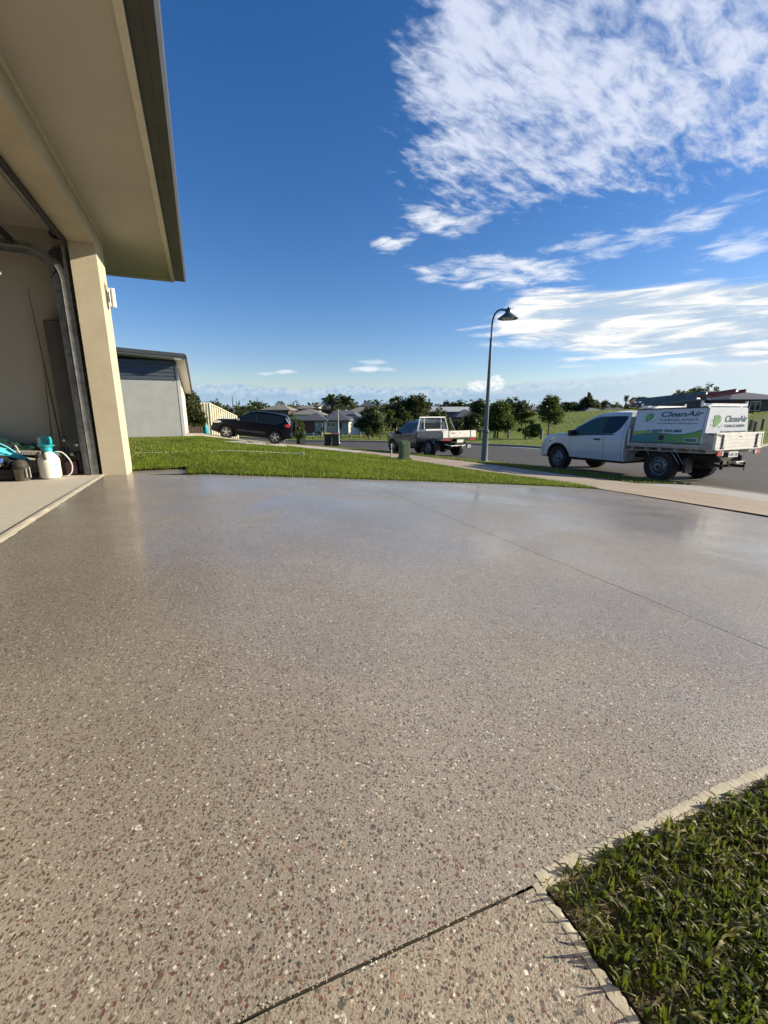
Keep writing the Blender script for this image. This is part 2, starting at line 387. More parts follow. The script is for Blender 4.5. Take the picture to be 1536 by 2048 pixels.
M['alu']=mat('tray_aluminium',(.62,.61,.57),.5,.25,var=.1,scale=5)
M['alu_dark']=mat('worn_aluminium',(.36,.35,.33),.55,.4,var=.2,scale=8)
M['galv']=mat('galvanised_steel',(.34,.35,.35),.4,.8,var=.25,scale=14)
M['window']=glass('window_dark')
M['carglass']=glass('car_glass',(.008,.013,.016))
M['greenglass']=glass('car_glass_seethrough',(.03,.055,.04),.08)
M['lampglass']=mat('lamp_lens',(.55,.57,.58),.15,.2,var=.1,coat=.8)
M['red']=mat('tail_lamp_red',(.45,.02,.02),.25,var=.15,coat=.6)
M['orange']=mat('lamp_amber',(.65,.2,.02),.3)
M['post_blue']=mat('pole_teal_paint',(.055,.095,.115),.42,.1,var=.18,scale=5,coat=.15)
M['green_box']=mat('pillar_green',(.075,.12,.055),.6,var=.12,scale=6)
M['bin']=mat('bin_green',(.028,.045,.03),.55,var=.15)
M['binlid_y']=mat('bin_lid_yellow',(.42,.32,.06),.5,var=.1)
M['binlid_r']=mat('bin_lid_red',(.20,.035,.025),.5,var=.1)
M['cream_fence']=mat('fence_cream',(.62,.59,.46),.5,var=.05,scale=2)
M['post_wood']=mat('timber_grey',(.17,.15,.12),.9,var=.3,scale=8,bs=.4,bscale=30,bdist=.01)
M['roof_grey']=mat('roof_tile_grey',(.20,.19,.165),.8,var=.15,scale=2)
M['roof_blue']=mat('roof_tile_blue',(.075,.082,.10),.75,var=.15,scale=2)
M['roof_pale']=mat('roof_sheet_pale',(.52,.52,.48),.4,.2,var=.08,scale=2)
M['wall_blue']=mat('wall_bluegrey',(.25,.31,.36),.8,var=.06)
M['wall_cream']=mat('wall_pale',(.68,.66,.60),.8,var=.05)
M['wall_brown']=mat('wall_brown',(.12,.08,.065),.8,var=.2)
M['door_brown']=mat('garage_door_brown',(.10,.045,.035),.6,var=.12)
M['teal_plastic']=mat('teal_plastic',(.02,.36,.44),.35,var=.08,scale=9,coat=.3)
M['tank']=mat('translucent_tank',(.80,.78,.72),.4,var=.04,scale=9,coat=.2)
M['rubber']=mat('black_rubber',(.015,.015,.015),.5,var=.3)
M['cyan_cloth']=mat('cyan_bag',(.08,.50,.60),.6,var=.15,scale=14,bs=.3,bscale=40)
M['green_cloth']=mat('green_tarp',(.005,.05,.032),.7,var=.4,scale=14,bs=.6,bscale=30,bdist=.01)
M['black_cloth']=mat('black_fabric',(.014,.014,.018),.85,var=.4,scale=14,bs=.6,bscale=35,bdist=.01)
M['blue_cloth']=mat('blue_cloth',(.05,.12,.40),.8,var=.2,scale=18,bs=.5,bscale=60)
M['tub']=mat('clear_tub',(.34,.31,.28),.3,var=.2,scale=20,coat=.5)
M['smoke']=mat('smoked_plastic',(.07,.06,.05),.18,var=.3,scale=9,coat=.7)
M['hose']=mat('grey_hose',(.55,.53,.50),.45,var=.05)
# ------------------------------------------------------------ ground sheets
def resamp(P,n):
    P=np.array(P,float); d=np.r_[0,np.cumsum(np.hypot(*(P[1:]-P[:-1]).T))]; q=np.linspace(0,d[-1],n)
    return np.c_[np.interp(q,d,P[:,0]),np.interp(q,d,P[:,1])]
def sheet(name,A,B,n,m,zo,mt,kind='structure',wob=0):
    A=resamp(A,n); B=resamp(B,n)
    if wob:
        for L in (A,B): L+= rng.normal(0,wob,L.shape)
    k=np.linspace(0,1,m)[:,None,None]; G=A[None]*(1-k)+B[None]*k
    x=G[...,0]*E1[0]+G[...,1]*E2[0]; y=G[...,0]*E1[1]+G[...,1]*E2[1]; z=terr(x,y)+zo
    Vt=np.stack([x,y,z],-1).reshape(-1,3); i=np.arange(m-1)[:,None]*n+np.arange(n-1)[None]
    Fc=np.stack([i,i+1,i+n+1,i+n],-1).reshape(-1,4)
    p=Vt[Fc[0]]; 
    if np.cross(p[1]-p[0],p[2]-p[0])[2]<0: Fc=Fc[:,::-1]
    o=np_obj(name,Vt,Fc,mt,smooth=True)
    if kind: o['kind']=kind
    return o
# base land under everything (kept below the sheets), then far land
sheet('ground',[(-60,-30),(-60,75)],[(19.5,-30),(19.5,75)],140,110,-.40,M['soil'])
J=.0022
near_e=.42
# exposed aggregate driveway in four bays, separated by sawn joints
def bay(s0,s1,tl0,tl1):
    f=lambda s:np.interp(s,[-1.2,-.22,1.85,4.3,5.5,5.98],[6.1,5.62,5.55,5.42,5.2,5.02])
    ss=np.linspace(s0,s1,18)
    return [(a,tl0) for a in ss],[(a,f(a)) for a in ss]
A,B=bay(-1.13,1.93-J,.40+J,0); sheet('driveway',A,B,40,80,.0,M['drive'])
A,B=bay(1.93+J,5.98,.42,0)
A=[(1.93+J,.42),(4.9,.42),(5.6,.0),(6.75,-.3)]; B=[(1.93+J,5.547),(4.3,5.42),(5.5,5.2),(6.02,5.0)]
# last bay ends on the slanting footpath joint
sheet('driveway',A,B,60,60,.0,M['drive'])
sheet('driveway',[(-.42,5.6),(-.42,6.47)],[(-.22,5.58),(-.22,6.40)],6,4,-.012,M['drive'])
sheet('driveway',[(-.95,5.9),(-.95,6.47)],[(-.42,5.6),(-.42,6.47)],6,6,-.012,M['drive'])
sheet('garden_path',[(-.88,-6),(-.88,.40-J)],[(.44,-6),(.44,.40-J)],60,20,.0,M['path_agg'])
# dark bedding that shows in the sawn joints
sheet('joint_bedding',[(-1.13,-1),(-1.13,6)],[(5.8,-1),(5.8,5.3)],80,80,-.012,M['dark'])
# footpath, apron, kerbs, road
sheet('footpath',[(6.75+J*3,-6),(6.55,2.6),(6.06,4.9),(6.15,5.5),(5.9,6.5),(5.55,7.4),(5.42,8.6),(5.5,11),(5.5,13.4),(5.1,15.6),(4.4,17.5)],
      [(8.6,-6),(8.6,2),(8.5,4.5),(8.3,6.05),(8.1,7.3),(7.9,8.7),(8.1,11),(8.3,13),(8.0,15.5),(7.6,18),(7.2,20)],120,24,.006,M['foot'])
sheet('footpath',[(6.05,18),(5.4,24),(5.1,32),(3.5,42),(0,55)],[(7.5,18),(6.9,24),(6.6,32),(5,42),(1.5,55)],60,8,.012,M['foot'])
sheet('driveway_apron',[(8.62,-6),(8.62,2),(8.52,4.5),(8.32,6.04)],[(10.2,-6),(10.2,4),(10.2,6.0),(10.2,6.06)],60,16,.006,M['apron'])
VG=[(8.3,6.06),(8.12,7.3),(7.92,8.7),(8.12,11),(8.32,13),(8.02,15.5),(7.6,18),(7.0,24),(6.7,32),(5.1,42),(1.6,55)]
VH=[(10.2,6.07),(10.2,8),(10.15,10),(9.95,13),(9.5,16),(9.3,20),(9.2,26),(8.9,32),(7.4,42),(3.6,55)]
sheet('verge_lawn',VG,VH,90,10,.012,M['lawn'])
K0=[(10.2,-30)]+VH; K1=[(a+.14,b) for a,b in K0]; K2=[(a+.42,b) for a,b in K0]
sheet('kerb',K0,K1,160,3,.015,M['kerb']); 
FK=[(60,24),(44,19),(33,15.2),(26,12.9),(22,12.3),(19.2,13.2),(18.0,15.2),(18.6,18),(19.5,22),(20.3,29.6),(19.2,37),(16.6,45),(11,53),(3,62)]
# road surface drops 8 cm below the kerb top
def lane(name,A,B,n,m,zo,mt,**k): return sheet(name,A,B,n,m,zo,mt,**k)
sheet('kerb',K1,K2,160,4,-.05,M['kerb'])
RN=[(a+.36,b) for a,b in K0]
sheet('road',[(10.5,-30),(10.5,0),(10.5,6),(10.5,10),(10.3,13),(9.86,16),(9.66,20),(9.5,26),(9.2,32),(7.7,42),(3.9,55)],
      [(60,-30),(60,0),(60,23),(33,15.1),(22,12.2),(19.0,13.2),(18.3,18),(19.3,24),(20.2,29.6),(16.4,45),(2.9,62)],160,90,-.04,M['road'])
FK0=[(a,b) for a,b in FK]
def off(P,d):
    P=np.array(P,float); tn=np.gradient(P,axis=0); tn/=np.linalg.norm(tn,axis=1)[:,None]; nrm=np.c_[tn[:,1],-tn[:,0]]
    return [tuple(p) for p in P+nrm*d]
# far kerb: a real upstand
def kerb_strip(P,w,h,name,lb):
    P=resamp(P,140); tn=np.gradient(P,axis=0); tn/=np.linalg.norm(tn,axis=1)[:,None]; nr=np.c_[tn[:,1],-tn[:,0]]
    b=MB(); rows=[]
    for o_,z in ((-.05,-.06),(0,h),(w,h+.015),(w+.02,-.06)):
        q=P+nr*o_; rows.append([( *xy(a,c), tz(a,c)+z) for a,c in q])
    b.grid(rows); return b.build(name,M['kerb'],smooth=30,kind='structure')
kerb_strip(FK0,.22,.07,'kerb','')
# far field: polar fan from the far kerb outwards
def far_land():
    FKr=resamp(FK,150); pts=[]
    x=FKr[:,0]*E1[0]+FKr[:,1]*E2[0]; y=FKr[:,0]*E1[1]+FKr[:,1]*E2[1]
    rows=[]; ang=np.arctan2(x,y)
    # widen fan: last points to the left hand side
    ks=[0,.01,.025,.05,.09,.15,.24,.36,.5,.66,.82,1]
    aF=np.linspace(R(72),R(-70),150)
    for k in ks:
        r=900.; fx=np.sin(aF)*r; fy=np.cos(aF)*r
        X_=x*(1-k)+fx*k; Y_=y*(1-k)+fy*k; Z_=terr(X_,Y_)+.035
        rows.append(np.stack([X_,Y_,Z_],-1))
    # extra resolution
    G=np.array(rows); H=[G[0]]
    for i in range(len(ks)-1):
        nsub=6 if i<6 else 4
        for j in range(1,nsub+1):
            q=G[i]*(1-j/nsub)+G[i+1]*(j/nsub); q[:,2]=terr(q[:,0],q[:,1])+.035; H.append(q)
    G=np.array(H); m_,n_=G.shape[:2]; i=np.arange(m_-1)[:,None]*n_+np.arange(n_-1)[None]
    Fc=np.stack([i,i+1,i+n_+1,i+n_],-1).reshape(-1,4); Vt=G.reshape(-1,3); p=Vt[Fc[0]]
    if np.cross(p[1]-p[0],p[2]-p[0])[2]<0: Fc=Fc[:,::-1]
    o=np_obj('grass_field',Vt,Fc,M['field'],smooth=True); o['kind']='structure'
far_land()
q=[(-1500,500),(1500,500)]
fg=MB(); fg.face([(-6000,500,-6),(6000,500,-6),(6000,7000,-9),(-6000,7000,-9)]); fg.build('land',M['field'],kind='structure')
# lawns on the near side
LA=[(-.22,5.66),(1.85,5.56),(4.3,5.43),(5.5,5.22),(6.04,5.03)]
LB=[(-.22,6.6),(1.85,6.6),(4.3,6.6),(5.2,6.55),(5.85,6.55)]
sheet('lawn_ground',LA,LB,40,8,.004,M['lawn'])
sheet('lawn_ground',[(-.9,6.5),(5.87,6.5)],[(-1.0,12),(5.48,12)],50,40,.004,M['lawn'])
sheet('lawn_ground',[(-1.0,12),(5.48,12)],[(-1.2,21.3),(1.5,20.6),(3.6,18.6),(5.0,15.6),(5.4,13.6)][::1],50,40,.004,M['lawn'])
sheet('lawn_ground',[(-9,6.5),(-9,21)],[(-.9,6.5),(-1.2,21)],30,30,.0,M['lawn'])
sheet('neighbour_driveway',[(-1.4,21.45),(1.5,20.75),(3.6,18.75),(5.0,15.75),(5.2,14.9)],[(-1.4,30),(2,29),(4.5,27),(6.2,24),(7.2,19.5)],60,40,.014,M['nconc'])
sheet('lawn_ground',[(-8,29.2),(2,29.2),(5.3,24.5)],[(-8,70),(0,60),(1.4,50)],40,40,.0,M['lawn'])
sheet('lawn_ground',[(-1.3,20),(5,24)],[(-12,60),(2.0,52)],30,30,-.03,M['lawn'])
# patch of grass at the camera's right
PS=[(.47,-2.6),(.47,.39)]
sheet('patch_ground',[(.46,-3.2),(.46,.40)],[(4.8,-3.2),(4.8,.40)],40,60,-.006,M['soil'])
def edging(P,w,inner,name):
    """rough cement lip along the slab edge"""
    P=resamp(P,1200); tn=np.gradient(P,axis=0); tn/=np.linalg.norm(tn,axis=1)[:,None]; nr=np.c_[tn[:,1],-tn[:,0]]*inner
    b=MB(); rows=[]
    for j,(o_,z) in enumerate(((-.010,.0008),(-.004,.0018),(.005,.0012),(w*.7,-.003),(w,-.014))):
        row=[]
        for i,(a,c) in enumerate(P):
            n1=mn.noise(Vector((a*30,c*30,j*.5)))*.005+mn.noise(Vector((a*150,c*150,j)))*.003+mn.noise(Vector((a*480,c*480,j)))*.0015
            n2=mn.noise(Vector((a*120,c*120,j+9)))*.0010+mn.noise(Vector((a*420,c*420,j+9)))*.0008
            aa=a+nr[i,0]*(o_+n1); cc=c+nr[i,1]*(o_+n1); row.append((*xy(aa,cc),tz(aa,cc)+z+n2*(j<4)))
        rows.append(row)
    b.grid(rows); return b.build(name,M['edge'],smooth=60,kind='structure')
edging([(.452,.408),(1.0,.415),(2.2,.418),(4.9,.42)],.018,1,'slab_edge')
edging([(.445,.402),(.443,.2),(.44,-.4),(.44,-3)],.008,-1,'slab_edge')
def crumbs(name,P,n,w,r0,r1,mt,bias=0):
    b=MB(); P=resamp(P,400)
    for i in range(n):
        a,c=P[rng.integers(400)]; d=rng.normal(bias,w); rr=rng.uniform(r0,r1)*(1 if rng.random()<.85 else 1.8)
        x,y=xy(a,c+d) if name!='x' else (0,0); z=tz(a,c+d)
        bb=bmesh.new(); bmesh.ops.create_icosphere(bb,subdivisions=1,radius=rr)
        for q in bb.verts: q.co=Vector((q.co.x*rng.uniform(.6,1.7),q.co.y*rng.uniform(.5,1.3),q.co.z*rng.uniform(.25,.6)))+Vector((x,y,z))
        b.add(bb)
    return b.build(name,mt,smooth=0,fix=False,kind='stuff',label='pale cement crumbs along the edges of the sawn joint in the slab',cat='crumbs')
crumbs('cement_crumbs',[(-.6,.402),(.44,.402)],420,.0022,.0005,.0013,M['edge'],.0015)

# ------------------------------------------------------------ grass
def blades(name,pts,L,Wd,mt,lean=.55,seg=3,rn=None,zoff=0.,up=1.):
    n=len(pts); x,y=pts[:,0],pts[:,1]; z=terr(x,y)+zoff
    th=rng.uniform(0,2*np.pi,n); ln=rng.normal(0,lean,n); L=L*rng.uniform(.55,1.25,n); W_=Wd*rng.uniform(.6,1.25,n)
    dx,dy=np.cos(th),np.sin(th); px,py=-dy,dx; tw=rng.normal(0,.5,n)
    vs=[]
    for j in range(seg+1):
        k=j/seg; bend=ln*k*k*1.1+ln*.35*k; h=L*k*np.cos(np.clip(bend,-1.25,1.25))*up; d=L*k*np.sin(np.clip(bend,-1.35,1.35))
        w=W_*(1-k**2.2)*.5 if j<seg else W_*0+1e-4
        cx=x+dx*d; cy=y+dy*d; cz=z+h
        c_,s_=np.cos(tw*k),np.sin(tw*k); qx=px*c_+dx*s_; qy=py*c_+dy*s_
        vs.append(np.stack([cx-qx*w,cy-qy*w,cz],-1)); vs.append(np.stack([cx+qx*w,cy+qy*w,cz],-1))
    Vt=np.stack(vs,1).reshape(-1,3); k=2*(seg+1); base=np.arange(n)[:,None]*k
    Fc=[]
    for j in range(seg): Fc.append(base+np.array([2*j,2*j+1,2*j+3,2*j+2])[None])
    Fc=np.stack(Fc,1).reshape(-1,4)
    if rn is None: rn=rng.random(n)
    return np_obj(name,Vt,Fc,mt,attr=np.repeat(rn,k),smooth=True)
def sample(n,s0,s1,t0,t1,fn=None):
    s=rng.uniform(s0,s1,n); t=rng.uniform(t0,t1,n)
    if fn is not None: k=fn(s,t); s,t=s[k],t[k]
    x=s*E1[0]+t*E2[0]; y=s*E1[1]+t*E2[1]; return np.c_[x,y]
def nv(P,sc,seed=0):   # cheap smooth noise 0..1
    x,y=P[:,0]*sc,P[:,1]*sc
    return .5+.25*(np.sin(x*1.7+seed)+np.sin(y*2.3-x*.9+seed*2))*.6+.2*np.sin(x*4.1+y*3.3+seed)
# near patch: coarse buffalo grass, thin at the slab edge, with straw and bare soil
def pf(s,t):
    d=np.minimum(s-.452,.405-t); return (d>.002)&(rng.random(len(s))<np.clip(.35+d*5,0,1)*np.clip(.45+np.hypot(s-.45,.41-t)*2.2,0,1))
PC=sample(26000,.455,1.9,-.9,.40,pf); PC=PC[nv(PC,26,1)>.30+rng.normal(0,.16,len(PC))]
PC=PC[rng.random(len(PC))<1.]; P1=np.repeat(PC,5,0)+rng.normal(0,.004,(len(PC)*5,2)); r1=np.clip(np.repeat(rng.random(len(PC)),5)+rng.normal(0,.15,len(P1)),0,1)
tag(blades('grass_patch',P1,rng.choice([.014,.021,.029],len(P1)),.0064,M['blade2'],.85,4,r1*.87),'tufted dark green grass in the bare soil corner beside the slab','grass',kind='stuff')
P2=sample(60000,.46,2.2,-1.0,.40); tag(blades('dry_straw',P2,rng.choice([.008,.014,.024],len(P2)),.0019,M['blade2'],1.3,3,rng.uniform(.62,1,len(P2)),up=.6),'flattened dry straw between the tufts beside the slab','straw',kind='stuff')
P3=sample(26000,.46,4.8,-3.2,.40,lambda s,t:(s>1.8)|(t<-.9)); tag(blades('grass_patch',P3,.04,.006,M['blade2'],.6,3),'green grass spreading away past the soil corner of the slab','grass',kind='stuff')
# broad weed leaves and runners in the patch
# lawn beyond the driveway
fe=lambda s:np.interp(s,[-.22,1.85,4.3,5.5,6.04],[5.66,5.56,5.43,5.22,5.03])
fp=lambda t:np.interp(t,[5.0,5.5,6.5,7.4,8.6,11,13.4,15.6],[6.02,6.1,5.85,5.5,5.38,5.45,5.45,5.05])
fd=lambda s:np.interp(s,[-1.4,1.5,3.6,5.0,5.6],[21.4,20.7,18.7,15.7,14])
def lf(s,t):
    ok=(t>fe(np.clip(s,-.22,6.04))-.01)&(s<fp(t))&(t<fd(s))
    ok&=~((s<-.2)&(t<6.45)); return ok
Pa=sample(150000,-.9,6.1,5.0,9.0,lf); Pb=sample(130000,-1.2,5.6,9.0,21.4,lf); Pc=sample(60000,-4.5,-.88,6.5,21,lambda s,t:(t>6.52)&((s>-1.5)|(t>8)))
LV=lambda P:np.clip(nv(P,.9,2)*.5+nv(P,3.1,4)*.35+rng.normal(0,.22,len(P)),0,.8)
tag(blades('lawn_grass',Pa,.05,.008,M['blade'],.7,2,LV(Pa)),'bright green mown lawn between the driveway and the footpath','lawn grass',kind='stuff')
tag(blades('lawn_grass',Pc,.055,.015,M['blade'],.6,2),'green lawn in the gap between the two houses','lawn grass',kind='stuff')
tag(blades('lawn_grass',Pb,.055,.015,M['blade'],.7,2,LV(Pb)),'bright green lawn sloping up to the pale neighbouring house','lawn grass',kind='stuff')
vlo=lambda t:np.interp(t,[b for a,b in VG],[a for a,b in VG]); vhi=lambda t:np.interp(t,[b for a,b in VH],[a for a,b in VH])
Pv=sample(60000,6.6,10.3,6.1,30,lambda s,t:(s>vlo(t)+.03*0)&(s<vhi(t)-.02)); tag(blades('verge_grass',Pv,.05,.014,M['blade'],.6,2),'green grass strip between the footpath and the kerb','verge grass',kind='stuff')
# rough grass across the road
def fieldpts(n,D0,D1,u0,u1):
    D=D0*(D1/D0)**rng.random(n); u=rng.uniform(u0,u1,n); x=(u-768)/F/.973*D; 
    s=x*E1[0]+D*E1[1]; t=-x*E1[1]+D*E1[0]
    fk=np.interp(t,[12.5,15.2,18,22,29.6,37,45,53,62,200],[22.5,18.1,18.7,19.6,20.4,19.3,16.7,11.1,3.1,-60])
    ok=(s>fk+.25)&(t>12.6+np.clip(s-22,0,60)*.2)
    return np.c_[x,D][ok]
Pf=fieldpts(52000,19,75,300,1700); tag(blades('field_grass_tufts',Pf,.10,.06,M['blade3'],.55,2,np.clip(nv(Pf,.35,3)*.7+rng.random(len(Pf))*.45-.1,0,1)),'long rough grass of the open field across the road','field grass',kind='stuff')
Pf=fieldpts(30000,60,190,560,1900); tag(blades('field_grass_tufts',Pf,.16,.25,M['blade3'],.5,2,np.clip(nv(Pf,.12,5)*.7+rng.random(len(Pf))*.4-.1,0,1)),'distant rough grass rising to the roofs beyond the field','field grass',kind='stuff')
# ------------------------------------------------------------ own house (local axes s,t)
RZ=math.atan2(E1[1],E1[0])
def hx(name,loc=(0,0,0),**k): return empty(name,loc,RZ,**k)
FZ=-.03
house=hx('house',label='cream rendered house with open garage and wide eave at the left',cat='house')
b=MB(); b.box(-1.13,-.88,6.0,6.49,FZ-.1,2.72); b.build('pier',M['stucco'],house,smooth=0)
b=MB(); b.box(-1.13,-.883,1.0,6.0,2.506,2.72); b.build('lintel',M['stucco'],house,smooth=0)
b=MB(); b.box(-1.13,-.88,-9,1.0,FZ-.1,2.72); b.build('front_wall',M['stucco'],house,smooth=0)
b=MB(); b.box(-9,-1.133,6.32,6.49,FZ-.1,2.72); b.build('side_wall',M['stucco_in'],house,smooth=0)
b=MB(); b.box(-7.2,-7.03,-2,6.32,FZ-.1,2.72); b.box(-7.03,-1.133,-1.2,-1.03,FZ-.1,2.72); b.build('inner_wall',M['stucco_in'],house,smooth=0)
b=MB(); b.box(-7.03,-1.135,-1.03,6.318,2.68,2.72); b.build('ceiling',M['stucco_in'],house,smooth=0)
b=MB(); b.box(-1.7,-.214,-9,8.0,2.722,2.73); b.box(-9,-1.7,6.0,8.0,2.722,2.73); b.build('soffit',M['soffit'],house,smooth=0)
b=MB(); b.box(-.882,-.862,-9,6.49,2.70,2.7215); b.box(-.90,-.86,6.49,6.51,2.70,2.7215); b.build('soffit_trim',M['fascia'],house,smooth=0)
b=MB(); b.box(-.214,-.165,-9,8.0,2.693,2.90,.004); b.build('fascia',M['fascia'],house,smooth=0)
b=MB(); b.box(-9,-.216,8.0,8.03,2.70,2.92,.003); b.build('barge_board',M['fascia'],house,smooth=0)
# quad gutter: profile extruded along t
prof=[(-.163,2.74),(-.03,2.74),(-.008,2.762),(-.004,2.80),(-.012,2.86),(-.004,2.872),(.006,2.87),(-.004,2.80),(-.002,2.76),(-.024,2.73),(-.163,2.728)]
b=MB(); b.prism([(p[0],p[1]) for p in prof],'y',-9,8.04)
b.box(-.163,-.16,-9,8.04,2.74,2.89); b.prism([(-.163,2.728),(-.004,2.728),(.006,2.87),(-.163,2.87)],'y',8.041,8.046); b.build('gutter',M['gutter'],house,smooth=25)
b=MB(); b.box(-.10,-.088,-9,8.03,2.7235,2.7275); b.build('gutter_seam',M['gutter'],house,smooth=0)
b=MB(); b.prism([(-.17,2.90),(.0,2.875),(.0,2.895),(-5,4.35),(-9,3.2),(-9,3.16),(-5,4.3),(-.17,2.94)],'y',-9,8.05); b.build('roof',M['roofdark'],house,smooth=0)
# garage floor slab with a rough front edge
b=MB(); b.box(-7.1,-1.13,-1.1,6.33,-.3,FZ+.018); b.build('garage_slab',M['gfloor'],house,smooth=0)
rows=[]
b=MB()
for j,(o_,z) in enumerate(((-.03,.019),(-.004,.021),(.006,.016),(.028,.0012))):
    row=[]
    for i in range(300):
        t=.9+5.1*i/299; n1=mn.noise(Vector((t*9,j*.7,3)))*.010+mn.noise(Vector((t*45,j,1)))*.005
        row.append((-1.13+o_+n1*(j>0),t,max(FZ+z,tz(-1.13+o_,t)+(.002 if j==3 else z*.6))+mn.noise(Vector((t*60,j,8)))*.002*(0<j<3)))
    rows.append(row)
b.grid(rows); b.build('floor_edge',M['edge'],house,smooth=60)
b=MB(); b.box(-.862,-.214,2.36,2.375,2.719,2.7215); b.box(-.862,-.214,-1.2,-1.185,2.719,2.7215); b.build('soffit_joint',M['soffit'],house,smooth=0)
# wall light
wl=hx('wall_light',(*xy(-.878,6.3),1.93),label='stainless up and down light on the sunlit cream pier',cat='wall light')
b=MB(); b.box(0,.006,-.055,-.04,-.02,.25); b.box(0,.006,.03,.045,-.02,.25); b.box(0,.007,-.04,.03,.09,.13); b.build('back_plate',M['galv'],wl,smooth=0)
b=MB(); b.box(.007,.03,-.03,.02,.06,.16,.003); b.box(.03,.042,-.04,.03,.0,.205,.003); b.build('bracket',M['galv'],wl,smooth=0)
b=MB(); b.lathe([(.02,.0),(.026,.005),(.026,.205),(.02,.21)],20,'z',(.066,0,0)); b.build('light_tube',M['tank'],wl)
M['cover']=mat('cover_grey',(.085,.082,.075),.6,var=.1)
# garage door hardware: track, open door, spring arm
gd=hx('garage_door',label='raised sectional garage door with steel tracks inside the opening',cat='garage door')
def arc(c,r,a0,a1,n=9): return [(c[0]+r*math.cos(R(a0+(a1-a0)*i/n)),c[1]+r*math.sin(R(a0+(a1-a0)*i/n))) for i in range(n+1)]
def track(off,y,name,mt,rw=.016):
    b=MB(); P=[(-1.22-off,FZ+.02),(-1.22-off,2.10)]+[(c[0],c[1]) for c in arc((-1.55,2.10),.33-off,0,90)]+[(-4.2,2.43-off)]
    prev=None
    rows=[]
    for (du,dv) in ((-.03,0),(.03,0)): pass
    for sgn in (0,):
        for k in range(len(P)-1): pass
    A=[]
    for i,p in enumerate(P):
        q0=P[max(0,i-1)]; q1=P[min(len(P)-1,i+1)]; d=Vector((q1[0]-q0[0],q1[1]-q0[1])).normalized(); n=Vector((-d.y,d.x))
        ring=[(p[0]+n.x*a,y+c,p[1]+n.y*a) for a,c in ((-.025,0),(-.025,.004),(.021,.004),(.021,-.02),(.025,-.02),(.025,.008),(-.029,.008),(-.029,0))]
        A.append(ring+[ring[0]])
    b.grid(A); b.build(name,mt,gd,smooth=25)
track(0,6.02,'track',M['galv']); track(.07,6.04,'track',M['galv'])
b=MB(); b.box(-1.20,-1.17,6.02,6.13,FZ+.02,2.5); b.box(-1.25,-1.245,6.03,6.12,FZ+.02,2.3); b.build('track_bracket',M['galv'],gd,smooth=0)
b=MB(); b.box(-1.50,-1.33,6.14,6.3,FZ+.05,1.72,.01); b.box(-1.34,-1.20,6.27,6.31,FZ+.02,2.5); b.build('side_cover',M['cover'],gd,smooth=0)
b=MB()
for k in range(4): b.box(-2.3-.55*k+.01,-1.78-.55*k+.0,1.15,5.98,2.455,2.495,.004)
b.build('door_panel',M['gutter'],gd,smooth=0)
b=MB(); b.tube([(-1.24,1.1,2.56),(-1.24,6.05,2.56)],.014,8); b.tube([(-1.24,2.2,2.56),(-1.24,5.5,2.56)],.035,12); b.build('torsion_spring',M['galv'],gd)
b=MB(); b.box(-1.16,-1.14,1.0,6.0,2.44,2.506); b.box(-1.62,-1.60,1.1,5.99,2.40,2.47); b.box(-1.78,-1.76,1.1,5.99,2.44,2.50); b.build('rubber_seal',M['rubber'],gd,smooth=0)
b=MB(); b.prism([(-2.2,2.28),(-1.72,2.02),(-1.68,2.06),(-1.7,2.1),(-2.2,2.40)],'y',5.6,5.63); b.tube([(-1.70,5.62,2.05),(-1.66,5.66,2.03)],.02,8); b.build('arm',M['galv'],gd,smooth=20)
b=MB(); b.box(-1.30,-1.24,5.95,6.05,2.33,2.38); b.tube([(-1.3,6.03,2.3),(-1.28,6.03,2.2),(-1.36,6.03,2.1)],.006,6); b.lathe([(.0,0),(.05,0),(.05,.02),(0,.02)],14,'y',(-1.24,6.02,2.56)); b.build('cable_drum',M['plastic'],gd)
# stone-wall corner trim at the pier foot (chipped render)
# fishing rods against the side wall
def rod(s,t,s2,t2,h,r,lb,guides=6):
    x,y=xy(s,t); o=hx('fishing_rod',(x,y,FZ+.02),label=lb,cat='fishing rod',group='fishing rods leaning on the garage wall')
    ds,dt=s2-s,t2-t; b=MB(); b.tube([(0,0,0),(ds*.3,dt*.3,h*.3),(ds*.7,dt*.7,h*.7),(ds,dt,h)],[r,r*.7,r*.4,r*.2],8); b.build('blank',M['plastic'],o)
    b=MB(); b.tube([(0,0,0),(ds*.16,dt*.16,h*.16)],r*1.9,8); b.build('grip',M['rubber'],o)
    b=MB()
    for k in range(guides):
        f=.28+.72*k/(guides-1); b.lathe([(.013*(1.3-f),-.002),(.017*(1.3-f),-.002),(.017*(1.3-f),.002),(.013*(1.3-f),.002)],10,'z',(ds*f+.016,dt*f-.004,h*f),close=True); b.box(ds*f,ds*f+.008,dt*f-.004,dt*f,h*f-.002,h*f+.002)
    b.build('guides',M['galv'],o)
    b=MB(); b.lathe([(.0,-.02),(.022,-.018),(.028,0),(.022,.018),(0,.02)],14,'x',(ds*.2+.04,dt*.2-.03,h*.2)); b.tube([(ds*.2,dt*.2,h*.2),(ds*.2+.04,dt*.2-.03,h*.2)],.006,6); b.tube([(ds*.2+.06,dt*.2-.03,h*.2),(ds*.2+.08,dt*.2-.06,h*.2-.02)],.004,6); b.build('reel',M['galv'],o)
rod(-1.50,6.1,-1.62,6.28,2.05,.011,'long black fishing rod reaching highest up the garage wall')
rod(-1.60,6.05,-1.60,6.28,1.25,.009,'short dark fishing rod with closely spaced guides by the track',7)
rod(-1.45,6.1,-1.53,6.28,1.22,.016,'thick black fishing rod leaning closest to the door track',4)

